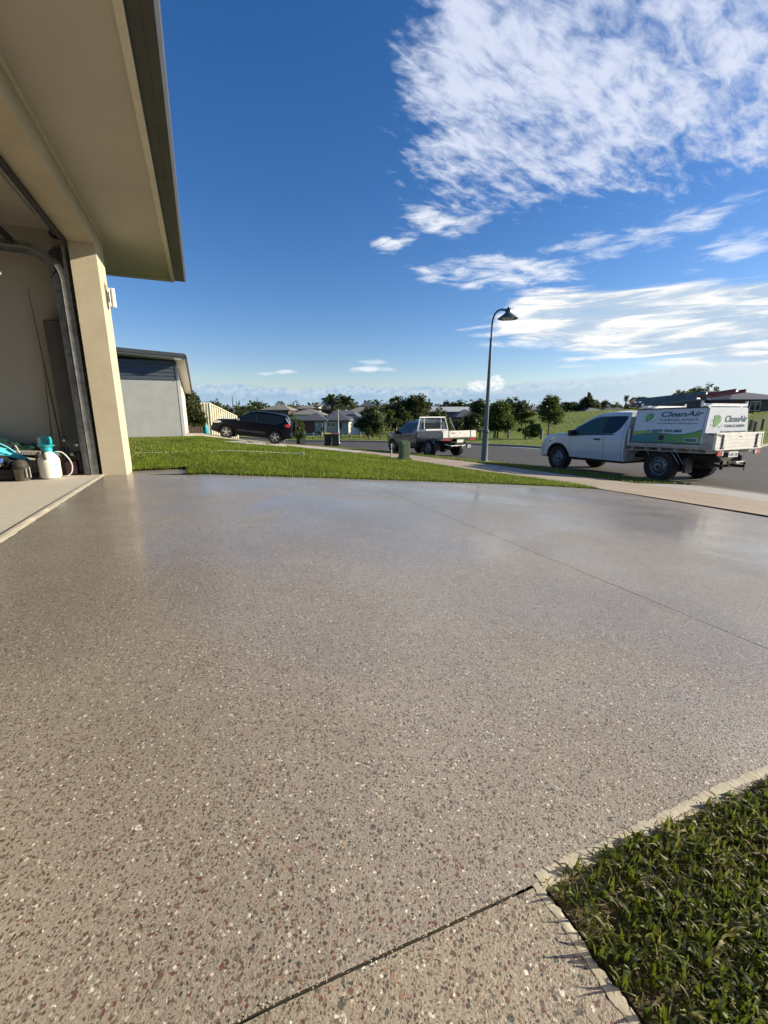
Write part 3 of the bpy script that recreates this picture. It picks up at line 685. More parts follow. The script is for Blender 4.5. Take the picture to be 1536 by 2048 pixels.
# ------------------------------------------------------------ things on the garage floor
GZ=FZ+.018
sx_,sy_=xy(-1.60,5.87)
sp_=hx('garden_sprayer',(sx_,sy_,GZ),label='white pressure sprayer bottle with turquoise pump handle on garage floor',cat='sprayer')
b=MB(); b.lathe([(0,0),(.075,.0),(.094,.012),(.102,.04),(.101,.16),(.104,.19),(.099,.225),(.078,.262),(.052,.285),(.045,.295),(.045,.325),(0,.325)],32); b.build('tank',M['tank'],sp_)
b=MB(); b.lathe([(.048,.30),(.052,.31),(.052,.345),(.060,.350),(.078,.372),(.080,.378),(.05,.380),(.03,.372),(0,.372)],28); b.build('collar',M['teal_plastic'],sp_)
def ring_handle(b,cx,z0,w,h,th,ty):
    o=[(-w,0),(w*.75,0),(w,h*.25),(w,h*.8),(w*.8,h),(-w,h)]; i=[(-w*.35,h*.22),(w*.5,h*.22),(w*.66,h*.4),(w*.66,h*.66),(w*.5,h*.78),(-w*.35,h*.78)]
    bb=bmesh.new()
    def ringv(P,y): return [bb.verts.new((cx+p[0],y,z0+p[1])) for p in P]
    oa,ob,ia,ib=ringv(o,-ty),ringv(o,ty),ringv(i,-ty),ringv(i,ty); n=6
    for k in range(n):
        j=(k+1)%n
        for q in ([oa[k],oa[j],ia[j],ia[k]],[ob[j],ob[k],ib[k],ib[j]],[oa[j],oa[k],ob[k],ob[j]],[ia[k],ia[j],ib[j],ib[k]]): bb.faces.new(q)
    b.add(bb)
b=MB(); b.M=Matrix.Rotation(R(-18),4,'Z'); ring_handle(b,.012,.375,.05,.088,.0,.018); b.build('pump_handle',M['teal_plastic'],sp_,smooth=20)
b=MB(); b.M=Matrix.Rotation(R(-18),4,'Z'); b.box(-.072,-.04,-.02,.02,.378,.455,.004); b.build('wand_clip',M['lampglass'],sp_)
b=MB(); b.tube([(-.06,-.05,.30),(-.095,-.04,.27),(-.102,-.03,.22),(-.104,-.02,.17)],.008,8); b.tube([(-.03,-.055,.30),(-.01,-.085,.28),(.002,-.104,.22)],[.012,.014,.014],6); b.build('strap',M['rubber'],sp_)
b=MB(); pts=[(.045,.02,.285),(.085,.03,.295),(.13,.045,.28),(.175,.06,.21),(.195,.07,.13),(.18,.06,.05),(.13,.05,.012),(.06,.08,.010),(0,.13,.009)]
def smoothp(P,n=6):
    P=[Vector(p) for p in P]; o=[]
    for i in range(len(P)-1):
        p0,p1,p2,p3=P[max(i-1,0)],P[i],P[i+1],P[min(i+2,len(P)-1)]
        for k in range(n):
            t=k/n; o.append(.5*((2*p1)+(p2-p0)*t+(2*p0-5*p1+4*p2-p3)*t*t+(3*p1-p0-3*p2+p3)*t**3))
    return o+[P[-1]]
b.tube(smoothp(pts),.0065,8); b.build('hose',M['hose'],sp_)
b=MB(); b.tube([(.04,.01,.285),(.075,.02,.290)],.010,8); b.box(.05,.085,.0,.02,.262,.272); b.build('hose_fitting',M['teal_plastic'],sp_)
b=MB(); b.M=Matrix.Rotation(R(-38),4,'Z')
for z,w in ((.155,.02),(.10,.012)):
    b.grid([[(.1035*math.cos(a),.1035*math.sin(a),z+k*.014) for a in np.linspace(-w*8,w*8,6)] for k in (0,1)])
b.build('volume_marks',M['teal_plastic'],sp_)
def blob(b,c,sc,seed,amp=.25,freq=6,sub=3,flat=True):
    bb=bmesh.new(); bmesh.ops.create_icosphere(bb,subdivisions=sub,radius=1)
    for q in bb.verts:
        n=q.co.normalized(); k=1+amp*mn.fractal(n*freq*.3+Vector((seed,seed*.7,0)),.6,2.,4)+.07*mn.noise(n*freq+Vector((seed,0,0)))
        p=Vector((n.x*sc[0]*k,n.y*sc[1]*k,n.z*sc[2]*k))+Vector(c)
        if flat and p.z<0.002: p.z=0.002
        q.co=p
    b.add(bb)
def lay(name,s,t,z=GZ,**k): x,y=xy(s,t); return hx(name,(x,y,z),**k)
# shop vac body with smoked canister
vc=lay('vacuum_canister',-1.84,5.80,label='smoked clear canister with chrome clips beside the sprayer',cat='canister')
b=MB(); b.lathe([(0,0),(.062,0),(.07,.012),(.078,.13),(.082,.135),(.082,.15),(.078,.155),(.072,.165),(.066,.195),(.045,.222),(0,.232)],28); b.build('bowl',M['smoke'],vc)
b=MB(); b.lathe([(.0785,.131),(.085,.133),(.085,.151),(.0785,.153)],28,close=True); b.build('rim_band',M['plastic'],vc)
b=MB(); b.box(.074,.088,-.035,-.012,.03,.15,.003); b.box(.05,.066,-.068,-.052,.04,.14,.003); b.build('clip',M['galv'],vc)
tb=lay('tool_case',-2.22,5.95,label='black plastic power tool case at the left under the clothes',cat='tool case')
b=MB(); b.box(-.30,.30,-.13,.13,0,.13,.02,2); b.box(-.31,.31,-.138,.138,.06,.075,.003); b.build('case',M['plastic'],tb)
b=MB(); b.box(-.12,-.10,-.15,-.13,.03,.09,.003); b.box(.1,.12,-.15,-.13,.03,.09,.003); b.tube([(-.05,-.14,.08),(-.05,-.17,.08),(.05,-.17,.08),(.05,-.14,.08)],.007,8); b.build('latch',M['galv'],tb)
jk=lay('black_bag',-2.12,5.92,GZ+.13,label='crumpled black jacket lying on the tool case',cat='jacket')
b=MB(); blob(b,(0,0,.07),(.24,.13,.085),3,.5,10); b.build('fabric',M['black_cloth'],jk); b=MB(); b.tube(smoothp([(.1,-.1,.07),(.16,-.13,.03),(.2,-.12,.09),(.24,-.1,.02)]),.012,6); b.build('sleeve_strap',M['black_cloth'],jk)
bc=lay('blue_cloth',-2.06,5.78,GZ+.20,label='small folded blue cloth with a white tag on the black jacket',cat='cloth')
b=MB(); blob(b,(0,0,.025),(.09,.05,.03),5,.4,9); b.build('cloth_fold',M['blue_cloth'],bc); b=MB(); b.box(-.02,.07,-.06,-.045,-.03,-.012); b.build('tag',M['white'],bc)
cy=lay('turquoise_bag',-2.07,5.98,GZ+.26,label='bright turquoise bag slumped on top of the pile at the left',cat='bag')
b=MB()
rows=[]
for i in range(15):
    u=i/14; row=[]
    for j in range(9):
        v=j/8; x_=-.18+.46*u; w_=.14*(1-u*.75)
        row.append((x_,-w_+2*w_*v,.20*(1-u)**.8*(1-.5*(2*v-1)**2)+.02*mn.noise(Vector((u*6,v*5,2)))-.06*u))
    rows.append(row)
b.grid(rows); rows=[[(p[0],p[1],p[2]-.012) for p in r] for r in rows]; b.grid([r[::-1] for r in rows]); b.build('bag_side',M['cyan_cloth'],cy,smooth=60)
b=MB(); b.tube(smoothp([(-.05,-.13,.14),(.02,-.15,.17),(.12,-.12,.11),(.18,-.09,.04)]),.008,6); b.build('bag_handle',M['cyan_cloth'],cy)
gt=lay('green_tarp',-2.15,6.19,GZ,label='dark green tarpaulin bundled against the garage wall behind the bags',cat='tarpaulin')
b=MB(); blob(b,(-.15,0,.36),(.26,.09,.11),8,.6,9); blob(b,(.18,.02,.30),(.24,.07,.08),9,.5,9); blob(b,(-.05,.0,.14),(.42,.09,.16),11,.3,8); b.build('tarp_folds',M['green_cloth'],gt)
dg=lay('dark_duffel',-2.02,6.08,GZ+.17,label='dark duffel bag with a pale zip on the plastic tubs',cat='duffel bag')
b=MB(); blob(b,(-.1,0,.13),(.22,.10,.10),12,.25,6); b.build('bag_body',M['black_cloth'],dg); b=MB(); b.tube([(.10,-.06,.20),(.13,-.07,.12),(.12,-.07,.08)],.006,6); b.build('zip',M['hose'],dg)
m,t,b_,co=newmat('plaid_fabric')
sx=t.nodes.new('ShaderNodeSeparateXYZ'); t.links.new(co,sx.inputs[0]); a=V(t,sx.outputs[0]); c=V(t,sx.outputs[2])+V(t,sx.outputs[1])
st=lambda v,f:((v*f)._m('SINE')).ss(.2,.6)
cc=mixc(t,st(a,190.)*.5,(.30,.25,.20),(.12,.10,.09)); cc=mixc(t,st(c,170.)*.5,cc,(.48,.43,.38)); cc=mixc(t,st(a,60.)*.3,cc,(.36,.14,.08)); t.links.new(cc,b_.inputs[0]); b_.inputs['Roughness'].default_value=.85; M['plaid']=m
pb=lay('plaid_bag',-1.86,6.05,GZ,label='brown checked woven bag behind the sprayer and canister',cat='checked bag')
b=MB(); b.prism([(-.22,.06),(-.20,.27),(-.1,.26),(.22,.17),(.26,.06),(.2,.04)],'y',-.07,.08,.012); b.build('bag_body',M['plaid'],pb,smooth=60)
tu=lay('plastic_tub',-1.9,6.12,GZ+.26,label='pale ribbed plastic tray lying on the checked bag',cat='tray')
b=MB(); b.M=Matrix.Rotation(R(4),4,'Y'); b.box(-.18,.20,-.06,.06,0,.045,.006)
for k in range(16): b.box(-.17+.023*k,-.16+.023*k,-.065,-.06,.004,.041)
b.build('tray_body',M['tub'],tu)
gb=lay('grease_gun',-1.37,6.17,GZ,label='small black pump with chrome cap in the corner by the track',cat='pump')
b=MB(); b.lathe([(0,0),(.05,0),(.055,.02),(.045,.26),(.02,.29),(.02,.33),(0,.33)],16); b.build('pump_body',M['rubber'],gb); b=MB(); b.lathe([(0,.33),(.04,.335),(.045,.36),(.03,.385),(0,.39)],16); b.tube([(-.09,0,.375),(.09,0,.375)],.010,8); b.sphere((-.09,0,.375),.018); b.sphere((.09,0,.375),.018); b.build('pump_cap',M['galv'],gb)
pj=lay('purple_jug',-1.45,6.12,GZ,label='dull purple fuel jug half hidden behind the sprayer hose',cat='jug')
b=MB(); b.box(-.06,.06,-.05,.05,0,.17,.018,2); b.lathe([(.018,.16),(.018,.19),(.0,.19)],12); b.tube([(-.04,0,.165),(-.03,0,.2),(.02,0,.2)],.008,6); b.build('jug_body',mat('jug_purple',(.09,.04,.05),.5),pj)
# ------------------------------------------------------------ vehicles  (local: x forward, y left, z up, origin under the rear axle)
def shell(stations,W,r=.05,crown=.03,nz_=10,nt=6):
    """stations: list of (x, z_bottom, z_top). Closed outer skin lofted along x."""
    rows=[]
    for (x,zb,zt) in stations:
        row=[]; rr=min(r,(zt-zb)*.4)
        for k in range(nz_): z=zb+(zt-rr-zb)*k/(nz_-1); row.append((x,W(x,z),z))
        w=W(x,zt-rr)
        for k in range(1,5): a=math.pi/2*k/4; row.append((x,w-rr*(1-math.cos(a))*1.2,zt-rr+rr*math.sin(a)))
        w1=w-rr*1.2
        for k in range(1,nt+1): y=w1*(1-k/nt); row.append((x,y,zt+crown*(1-(y/w1)**2)*min(1,(zt-zb)/.6)))
        rows.append(row+[(x,-p[1],p[2]) for p in row[-2::-1]])
    return rows
def prof(P,xs): X=[p[0] for p in P]; return np.interp(xs,X,[p[1] for p in P])
def shell_mb(top,base,arches,W,xr,xf,r=.05,crown=.03,n=90,lip=None):
    xs=set(np.linspace(xr,xf,n)); 
    for (xa,za,ra) in arches:
        for a in np.linspace(0,math.pi,17): xs.add(min(max(xa+ra*math.cos(a),xr),xf))
        xs.add(min(xa+ra+.002,xf)); xs.add(max(xa-ra-.002,xr))
    for p in top: 
        if xr<=p[0]<=xf: xs.add(p[0])
    xs=sorted(xs); st=[]
    for x in xs:
        zb=float(prof(base,x)); zt=float(prof(top,x))
        for (xa,za,ra) in arches:
            if abs(x-xa)<=ra: zb=max(zb,za+math.sqrt(max(0,ra*ra-(x-xa)**2)))
        st.append((x,min(zb,zt-.03),zt))
    b=MB(); rows=shell(st,W,r,crown); b.grid(rows)
    for rw in (rows[0][::-1],rows[-1]): b.face(rw)
    return b
def side_patch(b,poly,W,sgn=1,off_=.005,n=10):
    """patch on the body side: poly as (x, z_low, z_high) columns"""
    rows=[]
    for (x,z0,z1) in poly:
        rows.append([(x,sgn*(W(x,z0+(z1-z0)*k/n)+off_),z0+(z1-z0)*k/n) for k in range(n+1)])
    b.grid(rows)
def arc_lip(b,xa,za,ra,W,sgn,w=.05,th=.02,a0=0,a1=180):
    rows=[]
    for a in np.linspace(R(a0),R(a1),22):
        row=[]
        for (dr,dy) in ((0,-.05),(0,th),(w,th*.6),(w,.0)):
            x=xa+(ra+dr)*math.cos(a); z=za+(ra+dr)*math.sin(a); row.append((x,sgn*(W(x,min(z,za+ra+w))+dy),z))
        rows.append(row)
    b.grid(rows)
def wheel(parent,x,y,r,w,kind,group=None):
    sgn=1 if y>0 else -1
    b=MB(); rr=r*.62 if kind=='steel' else r*.66
    P=[(rr,-w/2+.01),(rr+.02,-w/2),(r-.03,-w/2+.0),(r-.008,-w/2+.02),(r,-w/2+.045),(r,w/2-.045),(r-.008,w/2-.02),(r-.03,w/2),(rr+.02,w/2),(rr,w/2-.01)]
    b.lathe(P,40,'y',(x,y,r),close=True)
    for k in range(40):
        a=2*math.pi*k/40
        for yy in (-w*.28,w*.28):
            b.M=Matrix.Translation((x,y+yy,r))@Matrix.Rotation(a,4,'Y'); b.box(-.012,.012,-w*.14,w*.14,r-.004,r+.006)
    b.M=Matrix.Identity(4)
    ty=b.build('tyre',M['tyre'],parent,smooth=30)
    b=MB(); yo=y+sgn*(w/2-.02); s_=lambda h:sgn*h
    if kind=='steel':
        b.lathe([(rr+.005,yo-y),(rr-.012,yo-y+s_(.004)),(rr-.02,yo-y-s_(.03)),(rr-.045,yo-y-s_(.045)),(rr*.62,yo-y-s_(.028)),(rr*.5,yo-y-s_(.012)),(rr*.34,yo-y-s_(.03)),(rr*.33,yo-y+s_(.01)),(rr*.25,yo-y+s_(.018)),(0,yo-y+s_(.018))],36,'y',(x,y,r),caps=False)
        o=b.build('rim',M['steelrim'],ty,smooth=25)
        b=MB()
        for k in range(10):
            a=2*math.pi*k/10; c=(x+rr*.73*math.cos(a),yo-s_(.030),r+rr*.73*math.sin(a)); b.lathe([(0,-.010),(.019,-.010),(.019,.010),(0,.010)],10,'y',c)
        b.build('slots',M['dark'],ty)
        b=MB(); b.lathe([(0,-.01),(rr*.2,-.01),(rr*.17,.012),(0,.012)],14,'y',(x,yo+s_(.014),r)); b.build('hub_cap',M['dark'],ty)
    else:
        b.lathe([(rr+.006,yo-y),(rr-.01,yo-y+s_(.006)),(rr-.02,yo-y-s_(.02))],36,'y',(x,y,r),caps=False)
        for k in range(5):
            a=2*math.pi*k/5+.3; b.M=Matrix.Translation((x,yo,r))@Matrix.Rotation(-a,4,'Y')
            for d in (-.026,.026): b.prism([(.03,d*.6-.014),(rr-.012,d*1.25-.018),(rr-.012,d*1.25+.018),(.03,d*.6+.014)],'x',0,1) if 0 else b.add(spoke(rr,d,sgn))
        b.M=Matrix.Identity(4); b.lathe([(0,-.012),(.045,-.012),(.04,.018),(0,.02)],18,'y',(x,yo,r))
        b.build('rim',M['alloy'],ty,smooth=25)
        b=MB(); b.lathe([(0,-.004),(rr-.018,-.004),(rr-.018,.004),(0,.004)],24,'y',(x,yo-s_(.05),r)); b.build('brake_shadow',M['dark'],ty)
    return ty
def spoke(rr,d,sgn):
    b=bmesh.new(); P=[(.03,d*.5),(rr-.014,d*1.35)]
    A=[]
    for (u,v) in P:
        for (w_,h) in ((-.016,-.02),(.016,-.02),(.013,.008),(-.013,.008)): A.append(b.verts.new((u,sgn*h,v+w_)))
    for k in range(4): j=(k+1)%4; b.faces.new([A[k],A[j],A[4+j],A[4+k]])
    b.faces.new(A[:4]); b.faces.new(A[4:]); return b
def text(name,s,size,width,mt,parent,Mx,shear=0,bold=0,space=1,depth=.0015):
    cu=bpy.data.curves.new('tmp','FONT'); cu.body=s; cu.size=size; cu.shear=shear; cu.offset=bold; cu.extrude=depth; cu.space_character=space; cu.resolution_u=3
    o=bpy.data.objects.new('tmp',cu); COL.objects.link(o); dg_=bpy.context.evaluated_depsgraph_get(); dg_.update()
    me=bpy.data.meshes.new_from_object(o.evaluated_get(dg_)); bpy.data.objects.remove(o); bpy.data.curves.remove(cu)
    xs=[v.co.x for v in me.vertices]; w=max(xs)-min(xs); x0=min(xs); k=width/w if width else 1
    for v in me.vertices: v.co=Mx@Vector(((v.co.x-x0)*k,v.co.y,v.co.z))
    me.name=name; me.materials.clear(); me.materials.append(mt); n=bpy.data.objects.new(name,me); COL.objects.link(n); n.parent=parent; return n
def place_vehicle(name,rx,ry,head,pitch,z,label,cat,group=None):
    """rear axle centre on the ground, heading measured to the left of straight ahead"""
    h=R(90)+head; return empty(name,label=label,cat=cat,group=group,mat=Matrix.Translation((rx,ry,z))@Matrix.Rotation(h,4,'Z')@Matrix.Rotation(pitch,4,'Y'))

M['ink']=mat('print_teal_ink',(.012,.10,.115),.4); M['ink2']=mat('print_grey_ink',(.10,.13,.13),.4)
M['lime']=mat('print_lime',(.30,.42,.02),.35,var=.05,coat=.3); M['pgreen']=mat('print_green',(.03,.20,.05),.35,var=.2,coat=.3); M['pgreen2']=mat('print_light_green',(.14,.36,.08),.35,var=.2,coat=.3)
def wavemat():
    m,t,b,co=newmat('print_wave'); tc=[n for n in t.nodes if n.bl_idname=='ShaderNodeTexCoord'][0]
    s=t.nodes.new('ShaderNodeSeparateXYZ'); t.links.new(tc.outputs['Generated'],s.inputs[0]); ax=t.nodes.new('ShaderNodeValToRGB')
    t.links.new(s.outputs[0],ax.inputs[0]); e=ax.color_ramp; e.elements[0].color=(.18,.33,.015,1); e.elements[1].color=(.01,.16,.19,1)
    for p,c in ((.30,(.10,.24,.01,1)),(.55,(.03,.17,.04,1)),(.75,(.012,.15,.11,1))): q=e.elements.new(p); q.color=c
    t.links.new(ax.outputs[0],b.inputs[0]); b.inputs['Roughness'].default_value=.35; b.inputs['Coat Weight'].default_value=.3; return m
M['wave']=wavemat(); M['panelwhite']=mat('canopy_wrap_white',(.56,.60,.65),.4,var=.03,coat=.25)

# ---- cab of a ute (shared by both)
def Wcab(x,z):
    w=.925
    if z>1.08: w-=(z-1.08)*.33
    if z<.6: w-=(.6-z)*.10
    if x>3.35: w-=((x-3.35)/.75)**2*.20
    return w+.012*math.sin(max(0,min(1,(z-.45)/.65))*math.pi)
CABTOP=[(.95,1.66),(1.05,1.70),(1.5,1.725),(1.85,1.70),(2.08,1.63),(2.5,1.40),(2.86,1.175),(3.0,1.15),(3.4,1.115),(3.75,1.06),(3.95,.97),(4.05,.84),(4.08,.70)]
CABBASE=[(.95,.42),(2.7,.44),(3.7,.46),(4.08,.42)]
def ute_cab(v,paint,trim=True,lift=0):
    b=shell_mb(CABTOP,CABBASE,[(3.22,.37+lift*.5,.475)],Wcab,.95,4.08,.06,.035)
    body=b.build('body',M[paint],v,smooth=30)
    b=MB()
    for sg in (1,-1):
        side_patch(b,[(1.62,1.14,1.60),(1.66,1.135,1.605),(1.9,1.12,1.60),(2.1,1.11,1.545),(2.3,1.105,1.445),(2.5,1.10,1.34),(2.62,1.10,1.27)],Wcab,sg)
    b.build('front_door_window',M['greenglass'] if trim else M['carglass'],v,smooth=60)
    b=MB()
    for sg in (1,-1):
        side_patch(b,[(1.03,1.52,1.605),(1.08,1.42,1.61),(1.16,1.28,1.61),(1.26,1.18,1.61),(1.36,1.145,1.61),(1.62,1.14,1.605)],Wcab,sg)
    b.build('rear_quarter_window',M['carglass'],v,smooth=60)
    b=MB()
    for sg in (1,-1):   # black window surround and sill line
        side_patch(b,[(1.30,1.112,1.142),(2.0,1.092,1.118),(2.55,1.08,1.10),(2.86,1.07,1.10)],Wcab,sg,.007,2)
        side_patch(b,[(1.60,1.13,1.61),(1.655,1.13,1.61)],Wcab,sg,.008,6)
        side_patch(b,[(2.58,1.09,1.30),(2.72,1.085,1.20),(2.86,1.075,1.12)],Wcab,sg,.006,3)
        side_patch(b,[(1.58,.47,1.12),(1.588,.47,1.12)],Wcab,sg,.003,8)
        side_patch(b,[(2.74,.50,1.07),(2.747,.50,1.07)],Wcab,sg,.003,8)
        side_patch(b,[(1.02,.47,1.42),(1.027,.47,1.42)],Wcab,sg,.003,8)
    b.build('door_seams',M['plastic'],v,smooth=60)
    # windscreen, rear screen
    b=MB(); rows=[]
    for x in np.linspace(2.16,2.80,9):
        zt=float(prof(CABTOP,x)); w=Wcab(x,zt-.05)-.10; rows.append([(x,w*(1-2*k/8),zt+.035*(1-(1-2*k/8)**2)*.9+.012) for k in range(9)])
    b.grid(rows); b.build('windscreen',M['carglass'],v,smooth=60)
    b=MB(); b.prism([(-.62,1.18),(.62,1.18),(.58,1.58),(-.58,1.58)],'x',.938,.949); b.build('rear_window',M['carglass'],v,smooth=0)
    b=MB()
    for sg in (1,-1):
        b.M=Matrix.Translation((2.62,sg*1.03,1.14)); b.box(-.05,.06,-.10,.10,-.075,.095,.03,2); b.box(-.02,.04,-sg*.2-.04,-sg*.08+.04,-.06,.0,.01)
    b.M=Matrix.Identity(4); b.build('mirror',M['plastic'],v)
    b=MB()
    for sg in (1,-1): b.M=Matrix.Translation((1.80,sg*(Wcab(1.8,1.0)+.018),.985)); b.box(-.10,.10,-.014,.014,-.022,.022,.008)
    b.M=Matrix.Identity(4); b.build('door_handle',M['plastic'],v)
    for sg in (1,-1):
        b=MB(); b.M=Matrix.Translation((3.86,sg*.74,.90))@Matrix.Rotation(R(-sg*28),4,'Z'); b.box(-.14,.13,-.06,.06,-.085,.06,.03,2); b.build('headlight',M['lampglass'],v)
    b=MB(); b.box(4.03,4.11,-.48,.48,.62,.86,.02); b.build('grille',M['plastic'],v)
    b=MB(); b.prism([(3.62,.38),(4.10,.36),(4.15,.42),(4.15,.62),(4.08,.66),(3.72,.60)],'y',-.70,.70,.02); b.build('front_bumper',M[paint],v,smooth=30)
    b=MB(); b.box(3.52,3.545,.925,.95,.86,.90,.003); b.build('side_indicator',M['plastic'],v)
    b=MB()
    for sg in (1,-1): arc_lip(b,3.22,.37+lift*.5,.455,Wcab,sg,.02,.004)
    b.build('wheel_arch_lip',M['plastic'],v,smooth=60)
    # dark inside / underside
    b=MB(); b.box(.98,3.9,-.62,.62,.36,1.08); b.box(2.72,3.85,-.84,.84,.78,.95); b.box(1.0,2.7,-.86,.86,.36,.46); b.build('underbody',M['chassis'],v,smooth=0)
def ute_chassis(v,xr,kinds):
    b=MB()
    for sg in (1,-1): b.box(xr+.1,3.6,sg*.42-.045,sg*.42+.045,.52,.66)
    b.box(-.07,.07,-.7,.7,.28,.44,.03); b.lathe([(0,-.15),(.16,-.1),(.17,.1),(0,.15)],14,'y',(0,0,.36)); b.tube([(0,0,.38),(1.8,.05,.46)],.05,8)
    for sg in (1,-1): b.grid([[(x,sg*.55+d,.34+.10*abs(x/.65)**2) for d in (-.035,.035)] for x in np.linspace(-.65,.65,9)])
    b.tube([(3.22,-.7,.36),(3.22,.7,.36)],.05,8); b.box(xr+.12,.9,-.38,.38,.56,.70); b.lathe([(0,-.3),(.10,-.3),(.10,.3),(0,.3)],12,'x',(-.5,.2,.45))
    b.build('chassis',M['chassis'],v,smooth=20)

# ============================ near truck with canopy
WB=3.2; RLx,RLy=6.86,10.5; HD=R(24)
hv=Vector((-math.sin(HD),math.cos(HD),0)); rv=Vector((math.cos(HD),math.sin(HD),0))
c=Vector((RLx,RLy,0))+rv*.80
zr=tz(*( .9205*c.x+.3907*c.y,-.3907*c.x+.9205*c.y))
def roadz(x,y): return float(terr(x,y))-.04
fr=c+hv*WB; zr=roadz(c.x,c.y); zf=roadz(fr.x,fr.y)
tk=place_vehicle('work_truck',c.x,c.y,HD,math.atan2(zr-zf,WB),zr,'white work truck with green lettered canopy and ladders parked at the right','work truck')
ute_cab(tk,'truckwhite'); ute_chassis(tk,-1.18,None)
for (x,y) in ((0,.80),(0,-.80),(WB+.02,.80),(WB+.02,-.80)): wheel(tk,x,y,.375,.25,'steel')
XF,XB=.86,-1.18; DZ=.86; TW=.905
b=MB(); b.box(XB,XF,-TW,TW,DZ-.03,DZ+.0,.004); b.box(XB,XF,-TW-.004,TW+.004,DZ-.0,DZ+.075,.006)
for x in np.linspace(XB+.15,XF-.1,6): b.box(x-.03,x+.03,-TW+.05,TW-.05,DZ-.12,DZ-.03)
b.build('tray_deck',M['alu_dark'],tk,smooth=0)
b=MB(); b.box(XB+.02,XF,TW-.01,TW+.012,DZ-.115,DZ-.10); b.box(XB+.02,XF,-TW-.012,-TW+.01,DZ-.115,DZ-.10)
for x in np.linspace(XB+.1,XF-.1,9):
    for sg in (1,-1): b.box(x-.004,x+.004,sg*TW-.006,sg*TW+.006,DZ-.11,DZ-.03)
for sg in (1,-1):
    for (x0,x1) in ((.62,.80),(.40,.22),(-.30,-.55)): b.tube([(x0 if x1>x0 else x0,sg*.86,DZ-.03),(x1 if x0>x1 else x1,sg*.84,DZ-.40)],.008,6)
    b.tube([(.50,sg*.88,DZ-.06),(.80,sg*.88,DZ-.36)],.009,6); b.tube([(-.22,sg*.88,DZ-.06),(-.48,sg*.88,DZ-.40)],.011,6)
b.build('tie_rail',M['galv'],tk)
b=MB()   # short side boards at the back and the tailgate
b.box(XB+.03,-.93,TW-.02,TW+.006,DZ+.076,DZ+.335,.004); b.box(XB+.03,-.93,-TW-.006,-TW+.02,DZ+.076,DZ+.335,.004)
b.build('side_board',M['alu_dark'],tk,smooth=0)
b=MB()
for k in range(4): b.box(XB-.03,XB+.0,-TW+.03,TW-.03,DZ+.0+k*.0845,DZ+.081+k*.0845,.004)
b.box(XB-.036,XB+.02,-TW-.012,-TW+.03,DZ-.03,DZ+.345,.004); b.box(XB-.036,XB+.02,TW-.03,TW+.012,DZ-.03,DZ+.345,.004); b.box(XB-.04,XB,-TW+.03,TW-.03,DZ-.045,DZ-.003,.004)
b.build('tailgate',M['alu'],tk,smooth=0)
b=MB()
for y in (.66,-.66):
    b.box(XB-.048,XB-.03,y-.02,y+.02,DZ+.02,DZ+.30,.004); b.box(XB-.052,XB-.03,y-.06,y+.06,DZ-.01,DZ+.02,.004); b.tube([(XB-.05,y,DZ+.29),(XB-.055,y+.10*(1 if y>0 else -1),DZ+.315),(XB-.05,y+.2*(1 if y>0 else -1),DZ+.32)],.011,6)
b.box(XB-.033,XB-.0305,-.06,.06,DZ+.235,DZ+.25)
b.tube([(XB+.0,TW+.012,DZ+.30),(XB+.12,TW+.02,DZ+.31)],.012,6)
b.build('latch',M['plastic'],tk)
# canopy: tapered box with wrapped sides
CZ0,CZ1=DZ+.076,DZ+.90; CF,CB=.83,-.92
def cy_(z): return .885-.135*(z-CZ0)/(CZ1-CZ0)
b=MB(); bb=bmesh.new()
P=[(CB,-.885,CZ0),(CF,-.885,CZ0),(CF,.885,CZ0),(CB,.885,CZ0),(CB+.01,-.75,CZ1),(CF-.01,-.75,CZ1),(CF-.01,.75,CZ1),(CB+.01,.75,CZ1)]
vs=[bb.verts.new(p) for p in P]
for f in ((0,3,2,1),(4,5,6,7),(0,1,5,4),(1,2,6,5),(2,3,7,6),(3,0,4,7)): bb.faces.new([vs[i] for i in f])
bmesh.ops.bevel(bb,geom=list(bb.edges),offset=.02,segments=2,affect='EDGES'); b.add(bb); cn=b.build('canopy',M['panelwhite'],tk,smooth=30)
b=MB()
for x in (CF-.03,CB+.055):
    for sg in (1,-1): b.grid([[(x+d,sg*(cy_(z)+.004),z) for d in (-.004,.004)] for z in np.linspace(CZ0+.02,CZ1-.03,4)])
b.grid([[(x,sgn_*(cy_(CZ0+.012)+.006),CZ0+.012+d) for d in (-.01,.01)] for x in (CB+.06,CF-.03) for sgn_ in (1,)]); b.build('panel_seam',M['plastic'],cn,smooth=0)
tl=math.atan2(.135,CZ1-CZ0); PH=math.hypot(.135,CZ1-CZ0)
# panel frame: u to the right as seen from outside (towards the back on the left side), v up along the panel
def side_frame():
    o=Vector((CF-.035,cy_(CZ0)+.003,CZ0)); U=Vector((-1,0,0)); Vv=Vector((0,-.135,CZ1-CZ0)).normalized(); N=U.cross(Vv)
    return Matrix(((U.x,Vv.x,N.x,o.x),(U.y,Vv.y,N.y,o.y),(U.z,Vv.z,N.z,o.z),(0,0,0,1)))
def back_frame():
    o=Vector((CB-.003,.86,CZ0)); U=Vector((0,-1,0)); Vv=Vector((.01,0,CZ1-CZ0)).normalized(); N=U.cross(Vv)
    return Matrix(((U.x,Vv.x,N.x,o.x),(U.y,Vv.y,N.y,o.y),(U.z,Vv.z,N.z,o.z),(0,0,0,1)))
def flat(name,poly,mt,parent,Mx,h=.002):
    b=MB(); b.M=Mx; b.prism(poly,'z',-.002,h); return b.build(name,mt,parent,smooth=0)
def strip(name,lo,hi,mt,parent,Mx,h):
    b=MB(); b.M=Mx; top=[(x,y,h) for x,y in hi]; bot=[(x,y,h) for x,y in lo]; b.grid([bot,top]); return b.build(name,mt,parent,smooth=0)
